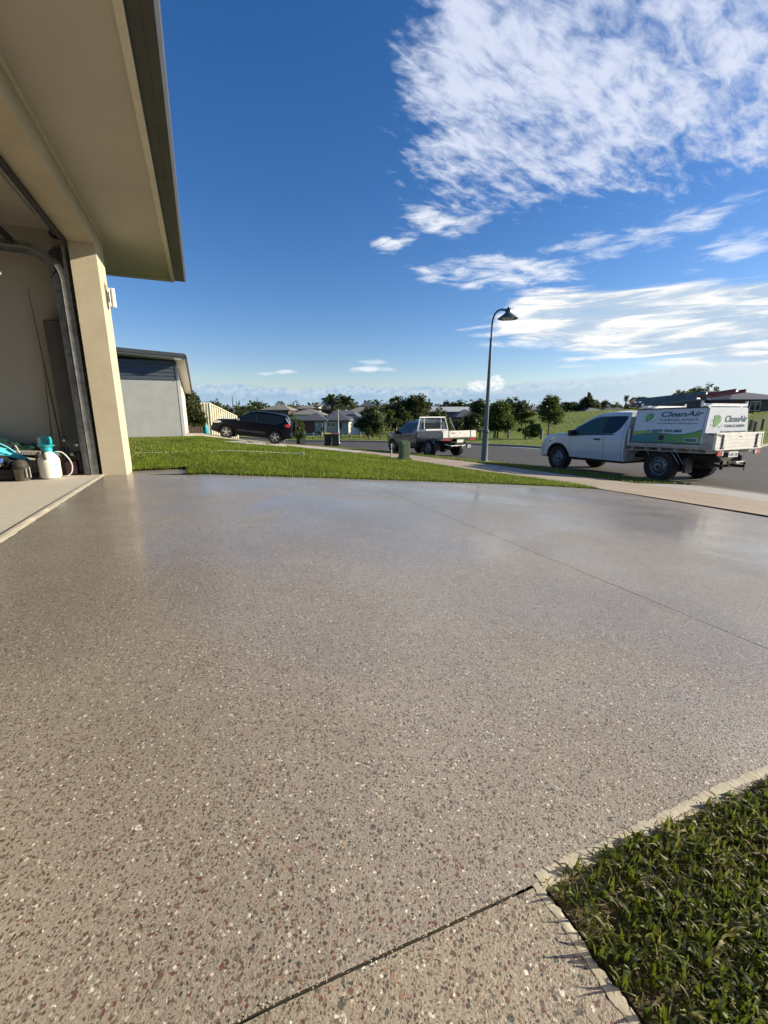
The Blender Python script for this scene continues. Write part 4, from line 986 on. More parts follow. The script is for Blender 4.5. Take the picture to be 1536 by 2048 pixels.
def burst(parent,Mx,cx,cy,r,h):
    for mt,ks,nm in (('pgreen',range(0,20,2),'logo_burst'),('pgreen2',range(1,20,2),'logo_burst')):
        b=MB(); b.M=Mx
        for k in ks:
            a=2*math.pi*k/20+.1; L=r*(.78+.26*((k*7)%5)/4); w=r*.13; ca,sa=math.cos(a),math.sin(a)
            pts=[(0,-w*.35),(L*.55,-w),(L*.92,-w*.6),(L,0),(L*.92,w*.6),(L*.55,w),(0,w*.35)]
            b.face([(cx+p[0]*ca-p[1]*sa,cy+p[0]*sa+p[1]*ca,h+(.0006 if mt=='pgreen2' else 0)+k*.00002) for p in pts])
        b.build(nm,M[mt],parent,smooth=0)
    b=MB(); b.M=Mx
    up,lo=[],[]
    for i in range(17):
        u=i/16; a=R(205+u*150); rx=r*1.28; ry=r*.62; px_=rx*math.cos(a); py_=ry*math.sin(a)-r*.02; c_,s__=math.cos(R(33)),math.sin(R(33))
        w=r*.09*math.sin(u*math.pi)**.7+.001
        nx_,ny_=math.cos(a),math.sin(a)
        for L,d in ((up,w),(lo,-w)): X_=px_+nx_*d; Y_=py_+ny_*d; L.append((cx+X_*c_-Y_*s__,cy+X_*s__+Y_*c_,h+.0022))
    b.grid([up,lo]); b.build('logo_swoosh',M['white'],parent,smooth=0)
    b=MB(); b.M=Mx
    for (a,d,q) in ((170,1.15,.07),(185,1.3,.04),(200,1.28,.09),(215,1.2,.05),(320,1.15,.06),(335,1.3,.08),(350,1.2,.05),(305,1.2,.04),(75,1.2,.04),(150,1.2,.04)):
        b.face([(cx+r*d*math.cos(R(a))+r*q*math.cos(k*math.pi/4),cy+r*d*math.sin(R(a))+r*q*math.sin(k*math.pi/4),h) for k in range(8)])
    b.build('logo_dots',M['ink'],parent,smooth=0)
SF=side_frame(); PW=CF-CB-.09; k_=PW/1390.; yv=lambda Y:(855-Y)*PH*.985/650.; xv=lambda X:(X-80)*k_
wave_top=[(80,715),(200,688),(350,662),(520,655),(700,660),(850,678),(1000,688),(1150,683),(1300,655),(1400,625),(1470,600)]
strip('print_wave',[(xv(x),yv(850)) for x,_ in wave_top],[(xv(x),yv(y)) for x,y in wave_top],M['wave'],cn,SF,.0015)
lt=[(80,638,712),(230,617,682),(380,612,664),(520,635,658),(700,657,660)]
strip('print_band',[(xv(x),yv(b_)) for x,a,b_ in lt],[(xv(x),yv(a)) for x,a,b_ in lt],M['lime'],cn,SF,.002)
lt=[(520,640,656),(700,655,668),(850,668,686),(1000,676,696),(1150,670,690),(1300,640,665),(1470,585,612)]
strip('print_line',[(xv(x),yv(b_)) for x,a,b_ in lt],[(xv(x),yv(a)) for x,a,b_ in lt],M['pgreen'],cn,SF,.0026)
def Tm(Fm,x,y,z=.0015): return Fm@Matrix.Translation((x,y,z))
text('lettering','CleanAir',.17,(1430-625)*k_,M['ink'],cn,Tm(SF,xv(622),yv(348)),.28,.004,1)
text('lettering','TABLELANDS',.075,(1350-620)*k_,M['ink'],cn,Tm(SF,xv(620),yv(428)),.2,.001,1.35)
text('lettering','Air Conditioner Cleaning Service',.052,(1350-565)*k_,M['ink2'],cn,Tm(SF,xv(565),yv(488)),.2,0,1)
text('lettering','0439 704 885',.085,(1100-490)*k_,M['ink'],cn,Tm(SF,xv(490),yv(640),.003),.1,.004,1)
burst(cn,SF,xv(385),yv(365),.135,.0015)
b=MB(); b.M=SF; b.lathe([(.030,-.001),(.037,-.001),(.037,.003),(.030,.003)],16,'z',(xv(425),yv(615),.001),close=True); b.tube([(xv(425)-.013,yv(615)+.013,.004),(xv(425)-.008,yv(615)-.006,.004),(xv(425)+.013,yv(615)-.013,.004)],.005,5); b.build('phone_symbol',M['ink'],cn,smooth=0)
b=MB(); b.M=SF; b.lathe([(0,0),(.072,0),(.072,.012),(.05,.018),(0,.012)],24,'z',(xv(715),yv(745),0)); b.build('lock',M['plastic'],cn)
b=MB(); b.M=SF; b.lathe([(.073,0),(.082,0),(.082,.006),(.073,.006)],24,'z',(xv(715),yv(745),0),close=True); b.build('lock_ring',M['alu_dark'],cn)
flat('sticker',[(xv(1185),yv(818)),(xv(1415),yv(818)),(xv(1415),yv(745)),(xv(1185),yv(745))],M['white'],cn,SF,.003); flat('sticker_print',[(xv(1192),yv(812)),(xv(1408),yv(812)),(xv(1408),yv(752)),(xv(1192),yv(752))],M['ink'],cn,SF,.0042)
flat('sticker_bar',[(xv(1240),yv(795)),(xv(1400),yv(795)),(xv(1400),yv(768)),(xv(1240),yv(768))],M['ink2'],cn,SF,.0055)
BF=back_frame(); BW=1.72
bx=lambda X:(X-150)/990.*BW; by=lambda Y:(965-Y)*PH*.98/600.
tp=[(165,825),(300,895),(430,930),(560,915),(700,850),(860,800),(1000,798),(1130,815)]
md=[(165,900),(300,925),(430,948),(560,935),(700,900),(860,860),(1000,865),(1130,900)]
strip('print_wave',[(bx(x),by(965)) for x,y in md],[(bx(x),by(y)) for x,y in md],M['wave'],cn,BF,.0015)
strip('print_band',[(bx(x),by(min(y+30,964))) for x,y in tp],[(bx(x),by(y)) for x,y in tp],M['pgreen'],cn,BF,.0026)
lt=[(760,835,862),(860,815,862),(1000,812,866),(1130,830,900)]
strip('print_band',[(bx(x),by(b_)) for x,a,b_ in lt],[(bx(x),by(a)) for x,a,b_ in lt],M['lime'],cn,BF,.0032)
lt=[(160,890,962),(300,925,962),(430,948,962)]
strip('print_band',[(bx(x),by(b_)) for x,a,b_ in lt],[(bx(x),by(a)) for x,a,b_ in lt],M['lime'],cn,BF,.0036)
text('lettering','CleanAir',.20,bx(1075)-bx(575),M['ink'],cn,Tm(BF,bx(575),by(600)),.15,.004)
text('lettering','TABLELANDS',.09,bx(1030)-bx(570),M['ink2'],cn,Tm(BF,bx(570),by(690)),.1,.001,1.3)
text('lettering','Air Conditioner Cleaning Service',.055,bx(1085)-bx(500),M['ink2'],cn,Tm(BF,bx(500),by(775)),.1,0)
burst(cn,BF,bx(395),by(590),.17,.0015)
# rear underside: lamps, plate, tow bar
for y in (.72,-.72):
    b=MB(); b.box(XB-.055,XB-.02,y-.11,y+.11,DZ-.17,DZ-.065,.008); b.build('tail_lamp',M['red'],tk)
    b=MB(); b.box(XB-.058,XB-.03,y-.11 if y>0 else y+.04,y-.04 if y>0 else y+.11,DZ-.165,DZ-.07,.006); b.build('reverse_lamp',M['lampglass'],tk)
b=MB(); b.box(XB-.03,XB-.02,.0,.36,DZ-.21,DZ-.085,.003); pl=b.build('number_plate',M['white'],tk,smooth=0)
text('plate_text','GHR 168',.09,.31,M['ink2'],pl,Matrix(((0,0,-1,XB-.031),(-1,0,0,.335),(0,1,0,DZ-.18),(0,0,0,1))),0,.002,1,.001)
b=MB(); b.tube([(XB+.35,.5,.48),(XB+.05,.45,.45),(XB+.05,-.35,.45),(XB+.35,-.5,.48)],.035,8); b.box(XB-.22,XB+.1,-.03,.06,.42,.48,.006); b.lathe([(0,.44),(.02,.44),(.02,.50),(.028,.52),(.02,.55),(0,.556)],12,'z',(XB-.19,.015,0)); b.tube([(XB-.19,.015,.40),(XB-.19,.015,.36)],.015,6)
b.box(XB-.02,XB+.02,-.25,.30,.50,.555,.004); b.build('tow_bar',M['chassis'],tk)
b=MB(); b.box(XB-.16,XB-.06,-.05,.28,.505,.56,.006); b.build('tow_plate',M['galv'],tk)
b=MB(); b.box(-.62,-.55,.60,.86,.26,.62,.004); b.box(-.62,-.55,-.86,-.60,.26,.62,.004); b.build('mudflap',M['plastic'],tk,smooth=0)
# cab guard posts + roof racks on the canopy
b=MB()
for sg in (1,-1): b.box(CF+.015,CF+.05,sg*TW-.03,sg*TW+.01,DZ,DZ+.42,.004)
b.build('headboard_post',M['alu'],tk,smooth=0)
RK=empty('roof_rack'); RK.parent=tk
RZ1=CZ1+.012
for x in (CF-.22,CB+.12):
    b=MB(); b.box(x-.03,x+.03,-.86,.86,RZ1+.01,RZ1+.075,.006); b.box(x-.025,x+.025,.84,.87,RZ1,RZ1+.13,.004); b.box(x-.025,x+.025,-.87,-.84,RZ1,RZ1+.13,.004)
    for y in (.62,-.62): b.box(x-.03,x+.03,y-.03,y+.03,CZ1-.01,RZ1+.01)
    b.build('cross_bar',M['white'],RK,smooth=0)
b=MB()
for sg in (1,-1): b.tube([(CF-.02,sg*.78,CZ1+.005),(CB+.02,sg*.78,CZ1+.005)],.014,6)
b.build('side_rail',M['plastic'],RK)
def ladder(x0,x1,y0,w,z0,z1,mt,label,yaw=0,ends='white'):
    o=empty('ladder',label=label,cat='ladder',group='ladders strapped on the truck canopy rack'); o.matrix_world=TKM@Matrix.Rotation(yaw,4,'Z')
    b=MB(); sl=(z1-z0)/(x1-x0)
    for y in (y0,y0+w):
        b.prism([(x0,z0),(x1,z1),(x1,z1+.075),(x0,z0+.075)],'y',y-.012,y+.012)
    b.build('rail',mt,o,smooth=0)
    b=MB(); n=int((x1-x0)/.28)
    for k in range(n): x=x0+.12+k*.28; z=z0+sl*(x-x0)+.04; b.tube([(x,y0,z),(x,y0+w,z)],.014,8)
    b.build('rungs',M['galv'],o)
    return o
bpy.context.view_layer.update(); TKM=tk.matrix_world.copy()
M['lad_blue']=mat('ladder_blue_fibreglass',(.025,.085,.14),.45,var=.2); M['lad_red']=mat('ladder_red_fibreglass',(.16,.035,.03),.5,var=.25)
ladder(-.5,1.12,.18,.42,RZ1+.17,RZ1+.09,M['lad_blue'],'blue fibreglass ladder lying nearest the camera on the truck rack')
ladder(-1.15,.35,-.05,.38,RZ1+.30,RZ1+.15,M['lad_red'],'dull red fibreglass ladder on the far side of the truck rack')
ladder(-.7,1.0,.26,.34,RZ1+.27,RZ1+.19,M['lad_blue'],'narrower blue ladder stacked above the first on the truck rack')
o=empty('hose_coil',label='orange and white strapped hose coil at the front of the truck rack',cat='hose'); o.matrix_world=TKM
b=MB()
for k in range(4): b.lathe([(.075+.008*k,.30+.05*k),(.087+.008*k,.30+.05*k),(.087+.008*k,.325+.05*k),(.075+.008*k,.325+.05*k)],16,'y',(CF+.30,0,RZ1+.16),close=True)
b.build('coil',M['lampglass'],o); b=MB(); b.lathe([(.04,.48),(.075,.48),(.075,.52),(.04,.52)],14,'y',(CF+.33,0,RZ1+.15),close=True); b.build('coil_end',mat('orange_hose',(.55,.14,.06),.5),o)
b=MB(); b.sphere((CF+.12,.35,RZ1+.12),.08,(1,2,1)); b.tube([(CF+.2,.1,RZ1+.08),(CF+.25,.6,RZ1+.08)],.02,6); b.build('strap_bundle',M['plastic'],o)

# ============================ silver ute with tray further down the road
HD2=R(29); hv2=Vector((-math.sin(HD2),math.cos(HD2),0)); rv2=Vector((math.cos(HD2),math.sin(HD2),0))
c2=Vector((2.15,20.0,0))+rv2*.78; f2=c2+hv2*3.2; z2=roadz(c2.x,c2.y); z2f=roadz(f2.x,f2.y)
u2=place_vehicle('parked_ute',c2.x,c2.y,HD2,math.atan2(z2-z2f,3.2),z2,'grey utility with empty white tray and frame parked beyond the lamp post','ute')
ute_cab(u2,'silver',False); ute_chassis(u2,-1.2,None)
for (x,y) in ((0,.80),(0,-.80),(3.22,.80),(3.22,-.80)): wheel(u2,x,y,.40,.27,'steel')
XF2,XB2,D2,TW2=.86,-1.2,.92,.93
b=MB(); b.box(XB2,XF2,-TW2,TW2,D2-.06,D2,.004); b.build('tray_deck',M['alu_dark'],u2,smooth=0)
b=MB(); b.box(XB2+.03,XF2,TW2-.02,TW2+.01,D2,D2+.26,.004); b.box(XB2+.03,XF2,-TW2-.01,-TW2+.02,D2,D2+.26,.004); b.box(-.2,-.18,TW2+.01,TW2+.02,D2,D2+.26); b.box(.55,.57,TW2+.01,TW2+.02,D2,D2+.26); b.build('side_board',M['alu_dark'],u2,smooth=0)
b=MB(); b.box(XB2-.03,XB2,-TW2+.0,TW2-.0,D2-.03,D2+.27,.006); b.build('tailgate',M['alu'],u2,smooth=0); b=MB(); b.box(XF2-.02,XF2+.02,-TW2,TW2,D2,D2+.28,.005); b.build('front_board',M['alu'],u2,smooth=0)
b=MB(); b.box(XB2-.04,XB2-.03,-.62,-.60,D2-.02,D2+.27); b.box(XB2-.04,XB2-.03,.60,.62,D2-.02,D2+.27); b.box(XB2-.034,XB2-.03,.25,.5,D2+.15,D2+.18); b.box(XB2-.034,XB2-.03,-.05,.05,D2+.16,D2+.18); b.build('latch',M['plastic'],u2,smooth=0)
b=MB(); HT=D2+.92
b.tube([(XF2-.0,TW2-.02,D2+.27),(XF2+.02,.74,HT)],.028,8); b.tube([(XF2-.0,-TW2+.02,D2+.27),(XF2+.02,-.74,HT)],.028,8); b.box(XF2-.01,XF2+.05,-.76,.76,HT-.03,HT+.03,.008)
for y in (.50,-.50): b.tube([(XF2,y,D2+.27),(XF2+.02,y,HT)],.02,8)
b.tube([(XF2-.02,-TW2+.1,D2+.3),(XF2-.02,TW2-.1,D2+.3)],.028,8); b.tube([(XF2-.02,TW2-.06,D2+.27),(XB2+.05,TW2-.02,D2+.28)],.02,6)
b.build('headboard_frame',M['white'],u2)
b=MB()
for i in range(14): y=-.48+.074*i; b.tube([(XF2+.02,y,D2+.28),(XF2+.02,y,HT-.03)],.0035,4,False)
for i in range(8): z=D2+.32+.075*i; b.tube([(XF2+.02,-.5,z),(XF2+.02,.5,z)],.0035,4,False)
b.build('window_mesh',M['plastic'],u2)
b=MB(); b.box(.45,.8,-.2,.7,D2+.0,D2+.36,.01); b.build('tray_box',M['alu'],u2)
b=MB(); b.tube([(XF2-.1,-TW2+.0,D2+.9),(XF2-.55,-TW2,D2+.25)],.018,6); b.build('side_stay',M['alu_dark'],u2)
for y in (.72,-.72):
    b=MB(); b.box(XB2-.05,XB2-.02,y-.16,y+.16,D2-.17,D2-.07,.008); b.build('tail_lamp',M['red'],u2)
b=MB(); b.box(XB2-.03,XB2-.02,-.20,.16,D2-.26,D2-.13,.003); b.build('number_plate',M['white'],u2,smooth=0)
b=MB(); b.tube([(XB2+.35,.5,.58),(XB2+.03,.45,.52),(XB2+.03,-.45,.52),(XB2+.35,-.5,.58)],.04,8); b.box(XB2-.2,XB2+.1,-.05,.04,.46,.53,.006); b.tube([(XB2-.17,0,.5),(XB2-.17,0,.62)],.025,8); b.box(XB2-.06,XB2+.02,-.62,-.40,.40,.56,.01); b.build('tow_bar',M['galv'],u2)
b=MB(); b.box(-.60,-.54,.62,.92,.30,.66,.004); b.box(-.60,-.54,-.92,-.62,.30,.66,.004); b.box(-.62,-.60,.66,.9,.42,.58); b.build('mudflap',M['plastic'],u2,smooth=0)
b=MB(); b.tube([(2.85,.86,1.12),(2.86,.87,1.42)],.008,5); b.build('aerial',M['white'],u2)
b=MB(); b.tube([(-.2,.88,D2-.08),(-.45,.86,.6)],.012,6); b.tube([(-.42,.88,D2-.08),(-.45,.86,.6)],.010,6); b.build('mudguard_stay',M['galv'],u2)

# ============================ black wagon on the neighbour's drive
def Wsuv(x,z):
    w=.905
    if z>1.05: w-=(z-1.05)*.36
    if z<.5: w-=(.5-z)*.12
    if x>2.75: w-=((x-2.75)/.8)**2*.20
    if x<-.45: w-=((-.45-x)/.45)**2*.08
    return w
ST=[(-.84,.72),(-.82,1.02),(-.74,1.28),(-.58,1.56),(-.45,1.64),(.0,1.685),(.6,1.70),(1.1,1.675),(1.45,1.60),(1.85,1.37),(2.28,1.09),(2.6,1.06),(3.0,1.01),(3.3,.93),(3.44,.80),(3.50,.62)]
SB=[(-.84,.42),(-.6,.34),(.4,.30),(2.2,.30),(3.2,.30),(3.50,.36)]
sx0,sy0=-6.27,24.6; HS=R(97)   # pointing left, up the slope
hs_=Vector((-math.sin(HS),math.cos(HS),0)); rs_=Vector((math.cos(HS),math.sin(HS),0))
cs=Vector((sx0,sy0,0))+rs_*.78
zs=hz(887.7,24.6); zsf=zs+.34
sv=place_vehicle('black_wagon',cs.x,cs.y,HS,math.atan2(zs-zsf,2.66),zs,'black four wheel drive wagon parked nose up on the sloping driveway','car')
b=shell_mb(ST,SB,[(0,.36,.43),(2.66,.36,.43)],Wsuv,-.84,3.50,.07,.04); b.build('body',M['black_car'],sv,smooth=30)
b=MB()
for sg in (1,-1): side_patch(b,[(1.12,1.10,1.57),(1.3,1.10,1.545),(1.5,1.095,1.50),(1.7,1.09,1.40),(1.9,1.085,1.28),(2.05,1.08,1.17)],Wsuv,sg)
b.build('front_window',M['carglass'],sv,smooth=60)
b=MB()
for sg in (1,-1):
    side_patch(b,[(.38,1.12,1.585),(.7,1.11,1.59),(1.02,1.10,1.575)],Wsuv,sg); side_patch(b,[(-.42,1.32,1.50),(-.25,1.16,1.55),(.0,1.13,1.57),(.28,1.12,1.58)],Wsuv,sg)
b.build('rear_side_window',M['carglass'],sv,smooth=60)
b=MB()
for sg in (1,-1):
    side_patch(b,[(-.1,1.095,1.11),(1.1,1.085,1.10),(2.1,1.06,1.075)],Wsuv,sg,.007,2)
    for x in (1.07,.33): side_patch(b,[(x-.02,1.11,1.58),(x+.02,1.11,1.58)],Wsuv,sg,.006,4)
    side_patch(b,[(.55,.50,.62),(2.1,.50,.60)],Wsuv,sg,.012,3)
b.build('trim',M['galv'] if 0 else M['plastic'],sv,smooth=60)
b=MB(); rows=[]
for x in np.linspace(1.55,2.2,8):
    zt=float(prof(ST,x)); w=Wsuv(x,zt-.05)-.12; rows.append([(x,w*(1-2*k/8),zt+.04*(1-(1-2*k/8)**2)+.012) for k in range(9)])
b.grid(rows); b.build('windscreen',M['carglass'],sv,smooth=60)
b=MB(); rows=[]
for x in np.linspace(-.60,-.76,6):
    zt=float(prof(ST,x)); w=Wsuv(x,zt-.05)-.14; rows.append([(x-.012,w*(1-2*k/8),zt+.04*(1-(1-2*k/8)**2)+.004) for k in range(9)])
b.grid(rows); b.build('rear_window',M['carglass'],sv,smooth=60)
b=MB()
for sg in (1,-1): b.M=Matrix.Translation((2.02,sg*.98,1.13)); b.box(-.05,.08,-.09,.09,-.06,.07,.03,2)
b.M=Matrix.Identity(4); b.build('mirror',M['galv'],sv)
for sg in (1,-1):
    b=MB(); side_patch(b,[(2.95,.86,.93),(3.1,.82,.94),(3.25,.80,.92),(3.36,.79,.86)],Wsuv,sg,.012,4); b.build('headlight',M['lampglass'],sv,smooth=60)
    b=MB(); side_patch(b,[(-.80,1.04,1.10),(-.72,1.00,1.22),(-.58,1.02,1.16),(-.50,1.06,1.12)],Wsuv,sg,.014,4); b.build('tail_lamp',M['red'],sv,smooth=60)
    b=MB(); side_patch(b,[(-.80,1.12,1.20),(-.72,1.23,1.30),(-.60,1.36,1.44),(-.52,1.48,1.54)],Wsuv,sg,.012,3); b.build('lamp_lens',M['lampglass'],sv,smooth=60)
b=MB(); b.lathe([(0,-.09),(.30,-.09),(.35,-.05),(.35,.05),(.30,.08),(0,.09)],24,'x',(-.98,-.05,.98)); b.build('spare_wheel_cover',M['black_car'],sv)
b=MB(); b.prism([(-.90,.42),(-.80,.36),(-.55,.36),(-.55,.62),(-.84,.66),(-.90,.60)],'y',-.80,.80,.02); b.build('rear_bumper',M['black_car'],sv,smooth=30)
b=MB(); b.box(-.5,3.2,-.6,.6,.24,1.0); b.box(-.4,.42,-.80,.80,.75,.95); b.box(2.2,3.1,-.78,.78,.72,.86); b.build('underbody',M['chassis'],sv,smooth=0)
b=MB()
for sg in (1,-1):
    for xa in (0,2.66): b.box(xa-.56,xa-.53,sg*.74-.10,sg*.74+.10,.16,.46,.003)
b.build('mudflap',M['alu_dark'],sv,smooth=0)
b=MB()
for sg in (1,-1): b.tube(smoothp([(-.25,sg*.60,1.66),(-.15,sg*.60,1.735),(.5,sg*.61,1.745),(1.05,sg*.60,1.72),(1.15,sg*.60,1.66)],4),.016,6)
b.build('roof_rail',M['plastic'],sv)
for (x,y) in ((0,.78),(0,-.78),(2.66,.78),(2.66,-.78)): wheel(sv,x,y,.36,.22,'alloy')
# ------------------------------------------------------------ street furniture
lx,ly=3.62,15.4; lz=float(terr(lx,ly))
lp=empty('street_lamp',(lx,ly,lz),R(-4),label='tall teal street lamp with curved arm and shallow bell shade by the kerb',cat='street lamp')
lp.rotation_euler=(0,R(.3),0)
topz=hz(612,15.4)-lz; H_=topz
def px(n,r): return [(r,0)]
b=MB(); b.lathe([(0,0),(.125,0),(.118,.02),(.108,1.02),(.112,1.03),(.125,1.06),(.125,1.09),(.105,1.12),(.078,1.16),(.062,H_*.5),(.045,H_-1.05),(.040,H_-1.0),(.0,H_-1.0)],12); b.build('pole',M['post_blue'],lp,smooth=20)
zA=H_-1.05
b=MB(); b.tube(smoothp([(0,0,zA),(0,0,zA+.45),(.03,0,zA+.68),(.12,0,zA+.86),(.27,0,zA+.94),(.42,0,zA+.92)],5),[.034]*1 if 0 else .030,10); b.lathe([(0,zA-.05),(.05,zA-.04),(.05,zA+.04),(0,zA+.05)],12); b.build('arm',M['post_blue'],lp)
hx0=.52; zt_=zA+1.03
b=MB(); b.lathe([(0,zt_+.02),(.025,zt_+.015),(.03,zt_-.03),(.075,zt_-.05),(.095,zt_-.09),(.105,zt_-.19),(.13,zt_-.21),(.33,zt_-.36),(.335,zt_-.375),(.325,zt_-.375),(.12,zt_-.25),(0,zt_-.24)],28,'z',(hx0,0,0)); b.box(.40,.47,-.03,.03,zt_-.14,zt_-.08,.005); b.build('lamp_shade',M['post_blue'],lp,smooth=40)
b=MB(); b.lathe([(.22,zt_-.325),(.21,zt_-.37),(.14,zt_-.41),(0,zt_-.425)],24,'z',(hx0,0,0)); b.build('lamp_lens',M['lampglass'],lp)
b=MB()
for k in range(14):
    a=2*math.pi*k/14; r_=random.uniform(.13,.22); b.sphere((r_*math.cos(a),r_*math.sin(a),.0),random.uniform(.05,.085),(1.2,1,.5),8)
b.lathe([(0,-.05),(.22,-.04),(.20,.03),(0,.035)],14); b.build('base_concrete',M['apron'],lp)
# green service pillar
bx_,by_=.57,12.05; bz=float(terr(bx_,by_))
gp=empty('service_pillar',(bx_,by_,bz),R(20),label='green service pillar with a flared foot on the lawn edge',cat='pillar')
b=MB(); b.box(-.13,.13,-.12,.12,.06,.52,.015); b.box(-.12,.12,-.11,.11,.52,.545,.01); b.prism([(-.075,.08),(.075,.08),(.075,.47),(-.075,.47)],'y',-.127,-.12); b.build('cabinet',M['green_box'],gp)
b=MB(); b.prism([(-.19,0),(.19,0),(.175,.05),(.14,.09),(-.14,.09),(-.175,.05)],'y',-.17,.17,.01); b.build('foot',M['green_box'],gp)
sx1,sy1=at(782.5,12.4,921),12.4
sk=empty('marker_stake',(sx1,sy1,float(terr(sx1,sy1))),0,label='short pale marker stake beside the green pillar',cat='stake')
b=MB(); b.lathe([(0,0),(.02,0),(.019,.40),(.022,.41),(.02,.44),(0,.45)],10); b.build('rod',M['hose'],sk); b=MB(); b.lathe([(.0205,.30),(.0215,.30),(.0215,.33),(.0205,.33)],10,close=True); b.build('band',M['plastic'],sk)
# wheelie bins
def wbin(u,v,D,lid,rz,label,sc=1.):
    x=at(u,D,v); o=empty('wheelie_bin',(x,D,float(terr(x,D))),rz,label=label,cat='bin',group='wheelie bins put out at the kerb'); o.scale=(sc,)*3
    b=MB(); bb=bmesh.new(); P=[(-.23,-.24,.02),(.23,-.24,.02),(.23,.24,.02),(-.23,.24,.02),(-.29,-.32,.96),(.29,-.32,.96),(.29,.34,.96),(-.29,.34,.96)]
    vs=[bb.verts.new(p) for p in P]
    for f in ((0,3,2,1),(4,5,6,7),(0,1,5,4),(1,2,6,5),(2,3,7,6),(3,0,4,7)): bb.faces.new([vs[i] for i in f])
    bmesh.ops.bevel(bb,geom=list(bb.edges),offset=.03,segments=2,affect='EDGES'); b.add(bb); b.box(-.31,.31,-.34,.36,.93,.98,.01); b.build('tub',M['bin'],o)
    b=MB(); b.prism([(-.37,.98),(.38,.98),(.38,1.0),(.1,1.07),(-.30,1.05),(-.38,1.0)],'x',-.31,.31,.01); b.build('lid',M[lid],o)
    b=MB()
    for sg in (1,-1): b.lathe([(0,-.03),(.10,-.03),(.10,.03),(0,.03)],18,'x',(sg*.26,.26,.10))
    b.tube([(-.24,.40,.95),(.24,.40,.95)],.02,8); b.build('wheels',M['rubber'],o)
    return o
wbin(656,893,36.2,'binlid_y',R(15),'green bin with a yellow lid, left one of the pair on the kerb')
wbin(671,893,36.0,'binlid_r',R(10),'green bin with a dark red lid, right one of the pair on the kerb')
wbin(603,887,33,'bin',R(30),'all dark green bin standing by the bush behind the black wagon',.95)
# thin street pole behind the bins
x=at(678,44); o=empty('thin_pole',(x,44,float(terr(x,44))),0,label='thin pale pole rising behind the two bins',cat='pole')
h_=hz(820,44)-float(terr(x,44)); b=MB(); b.lathe([(0,0),(.075,0),(.07,1.2),(.042,1.3),(.038,h_),(0,h_)],12); b.build('shaft',M['galv'],o); b=MB(); b.lathe([(0,0),(.16,0),(.14,.05),(0,.06)],12); b.build('base_flange',M['galv'],o)
x=at(473,70); o=empty('antenna_mast',(x,70,float(terr(x,70))),0,label='thin dark antenna mast standing against the sky behind the fence',cat='mast')
h_=hz(793,70)-float(terr(x,70)); b=MB(); b.lathe([(0,0),(.12,0),(.10,h_*.7),(.05,h_),(0,h_)],8); b.build('pole',M['gutter'],o)
x=at(918,190); o=empty('power_pole',(x,190,float(terr(x,190))),0,label='distant timber power pole with cross arm above the white shed',cat='power pole')
h_=hz(797,190)-float(terr(x,190)); b=MB(); b.lathe([(0,0),(.22,0),(.16,h_),(0,h_)],8); b.build('pole',M['post_wood'],o); b=MB(); b.box(-1.3,1.3,-.1,.1,h_-.8,h_-.6); b.box(-.9,.9,-.1,.1,h_-1.9,h_-1.75); b.build('cross_arm',M['post_wood'],o)
# fence posts across the road
PT=[(574,62),(598,62),(627,62),(643,61),(655,60),(670,59),(685,58),(700,57),(721,56),(738,55),(760,54),(776,53),(798,53)]
PT2=[(960,53),(989,51),(1017,49),(1052,47),(1083,45),(1497,43),(1507,40),(1521,42.5)]
def fpost(u,D,label,mt='post_wood',w=.10,h=.95,i=0):
    x=at(u,D,875); o=empty('bollard_post',(x,D,float(terr(x,D))),R(10+7*(i%5)),label=label,cat='post',group='timber posts along the field edge across the road')
    b=MB(); b.box(-w,w,-w,w,-.1,h,.015); b.prism([(-w*.95,h),(w*.95,h),(w*.5,h+.06),(-w*.5,h+.06)],'y',-w*.95,w*.95); b.build('shaft',M[mt],o)
    return o
where=['left edge, below the bush','left of the brown garage door','below the brown garage door','right of the brown garage door','left of the two bins','right behind the yellow lidded bin','right behind the red lidded bin','just right of the thin pole','below the white sunlit wall','at the right end of the grey house','left of the small sapling','beside the staked sapling','just left of the grey utility']
for i,(u,D) in enumerate(PT): fpost(u,D,'low grey timber post on the grass, '+where[i],'post_wood',.085,.85,i)
where=['beside the lamp post at tray height','left of the round tree trunk','right of the round tree','in front of the dark bush','left of the white truck bonnet','against the truck canopy at far right','leaning lowest at the far right','shortest and darkest at far right']
for i,(u,D) in enumerate(PT2): fpost(u,D,'weathered timber post in rough grass, '+where[i],'post_wood',.12,1.0,i)

# ------------------------------------------------------------ neighbour's side
# pale house: wall seen end on
hcx,hcy=hit(366,874)
ns=.9205*hcx+.3907*hcy; nt=-.3907*hcx+.9205*hcy; nz0=float(terr(hcx,hcy))
nh=empty('pale_house',(hcx,hcy,nz0),RZ,label='pale rendered house with dark gable cladding and dark skillion roof',cat='house')
hD=hcy
zt_w=hz(761,hD)-nz0; zr_=hz(712,hD)-nz0
# local: x = e1 (to the right/road), y = e2 (away)
WL=9.; zc=hz(758,hD)-nz0
b=MB(); b.box(-WL,0,0,.2,-.6,zt_w+.02); b.box(-.2,0,.2,11,-.6,zt_w+.02); b.box(-WL,0,10.8,11,-.6,zt_w); b.build('wall',M['render_grey'],nh,smooth=0)
zrt=hz(722,hD)-nz0
b=MB()
n=5; hh=(zrt-zt_w-.02)/n
for k in range(n): b.prism([(-.035,zt_w+.02+k*hh),(.0,zt_w+.02+k*hh),(.0,zt_w+.02+(k+1)*hh),(-.012,zt_w+.02+(k+1)*hh)],'x',-WL,.02)
b.box(-.03,.04,-.04,.3,zt_w+.02,zrt); b.box(-WL,0,.01,10.9,zt_w+.02,zrt); b.build('cladding',M['clad'],nh,smooth=0)
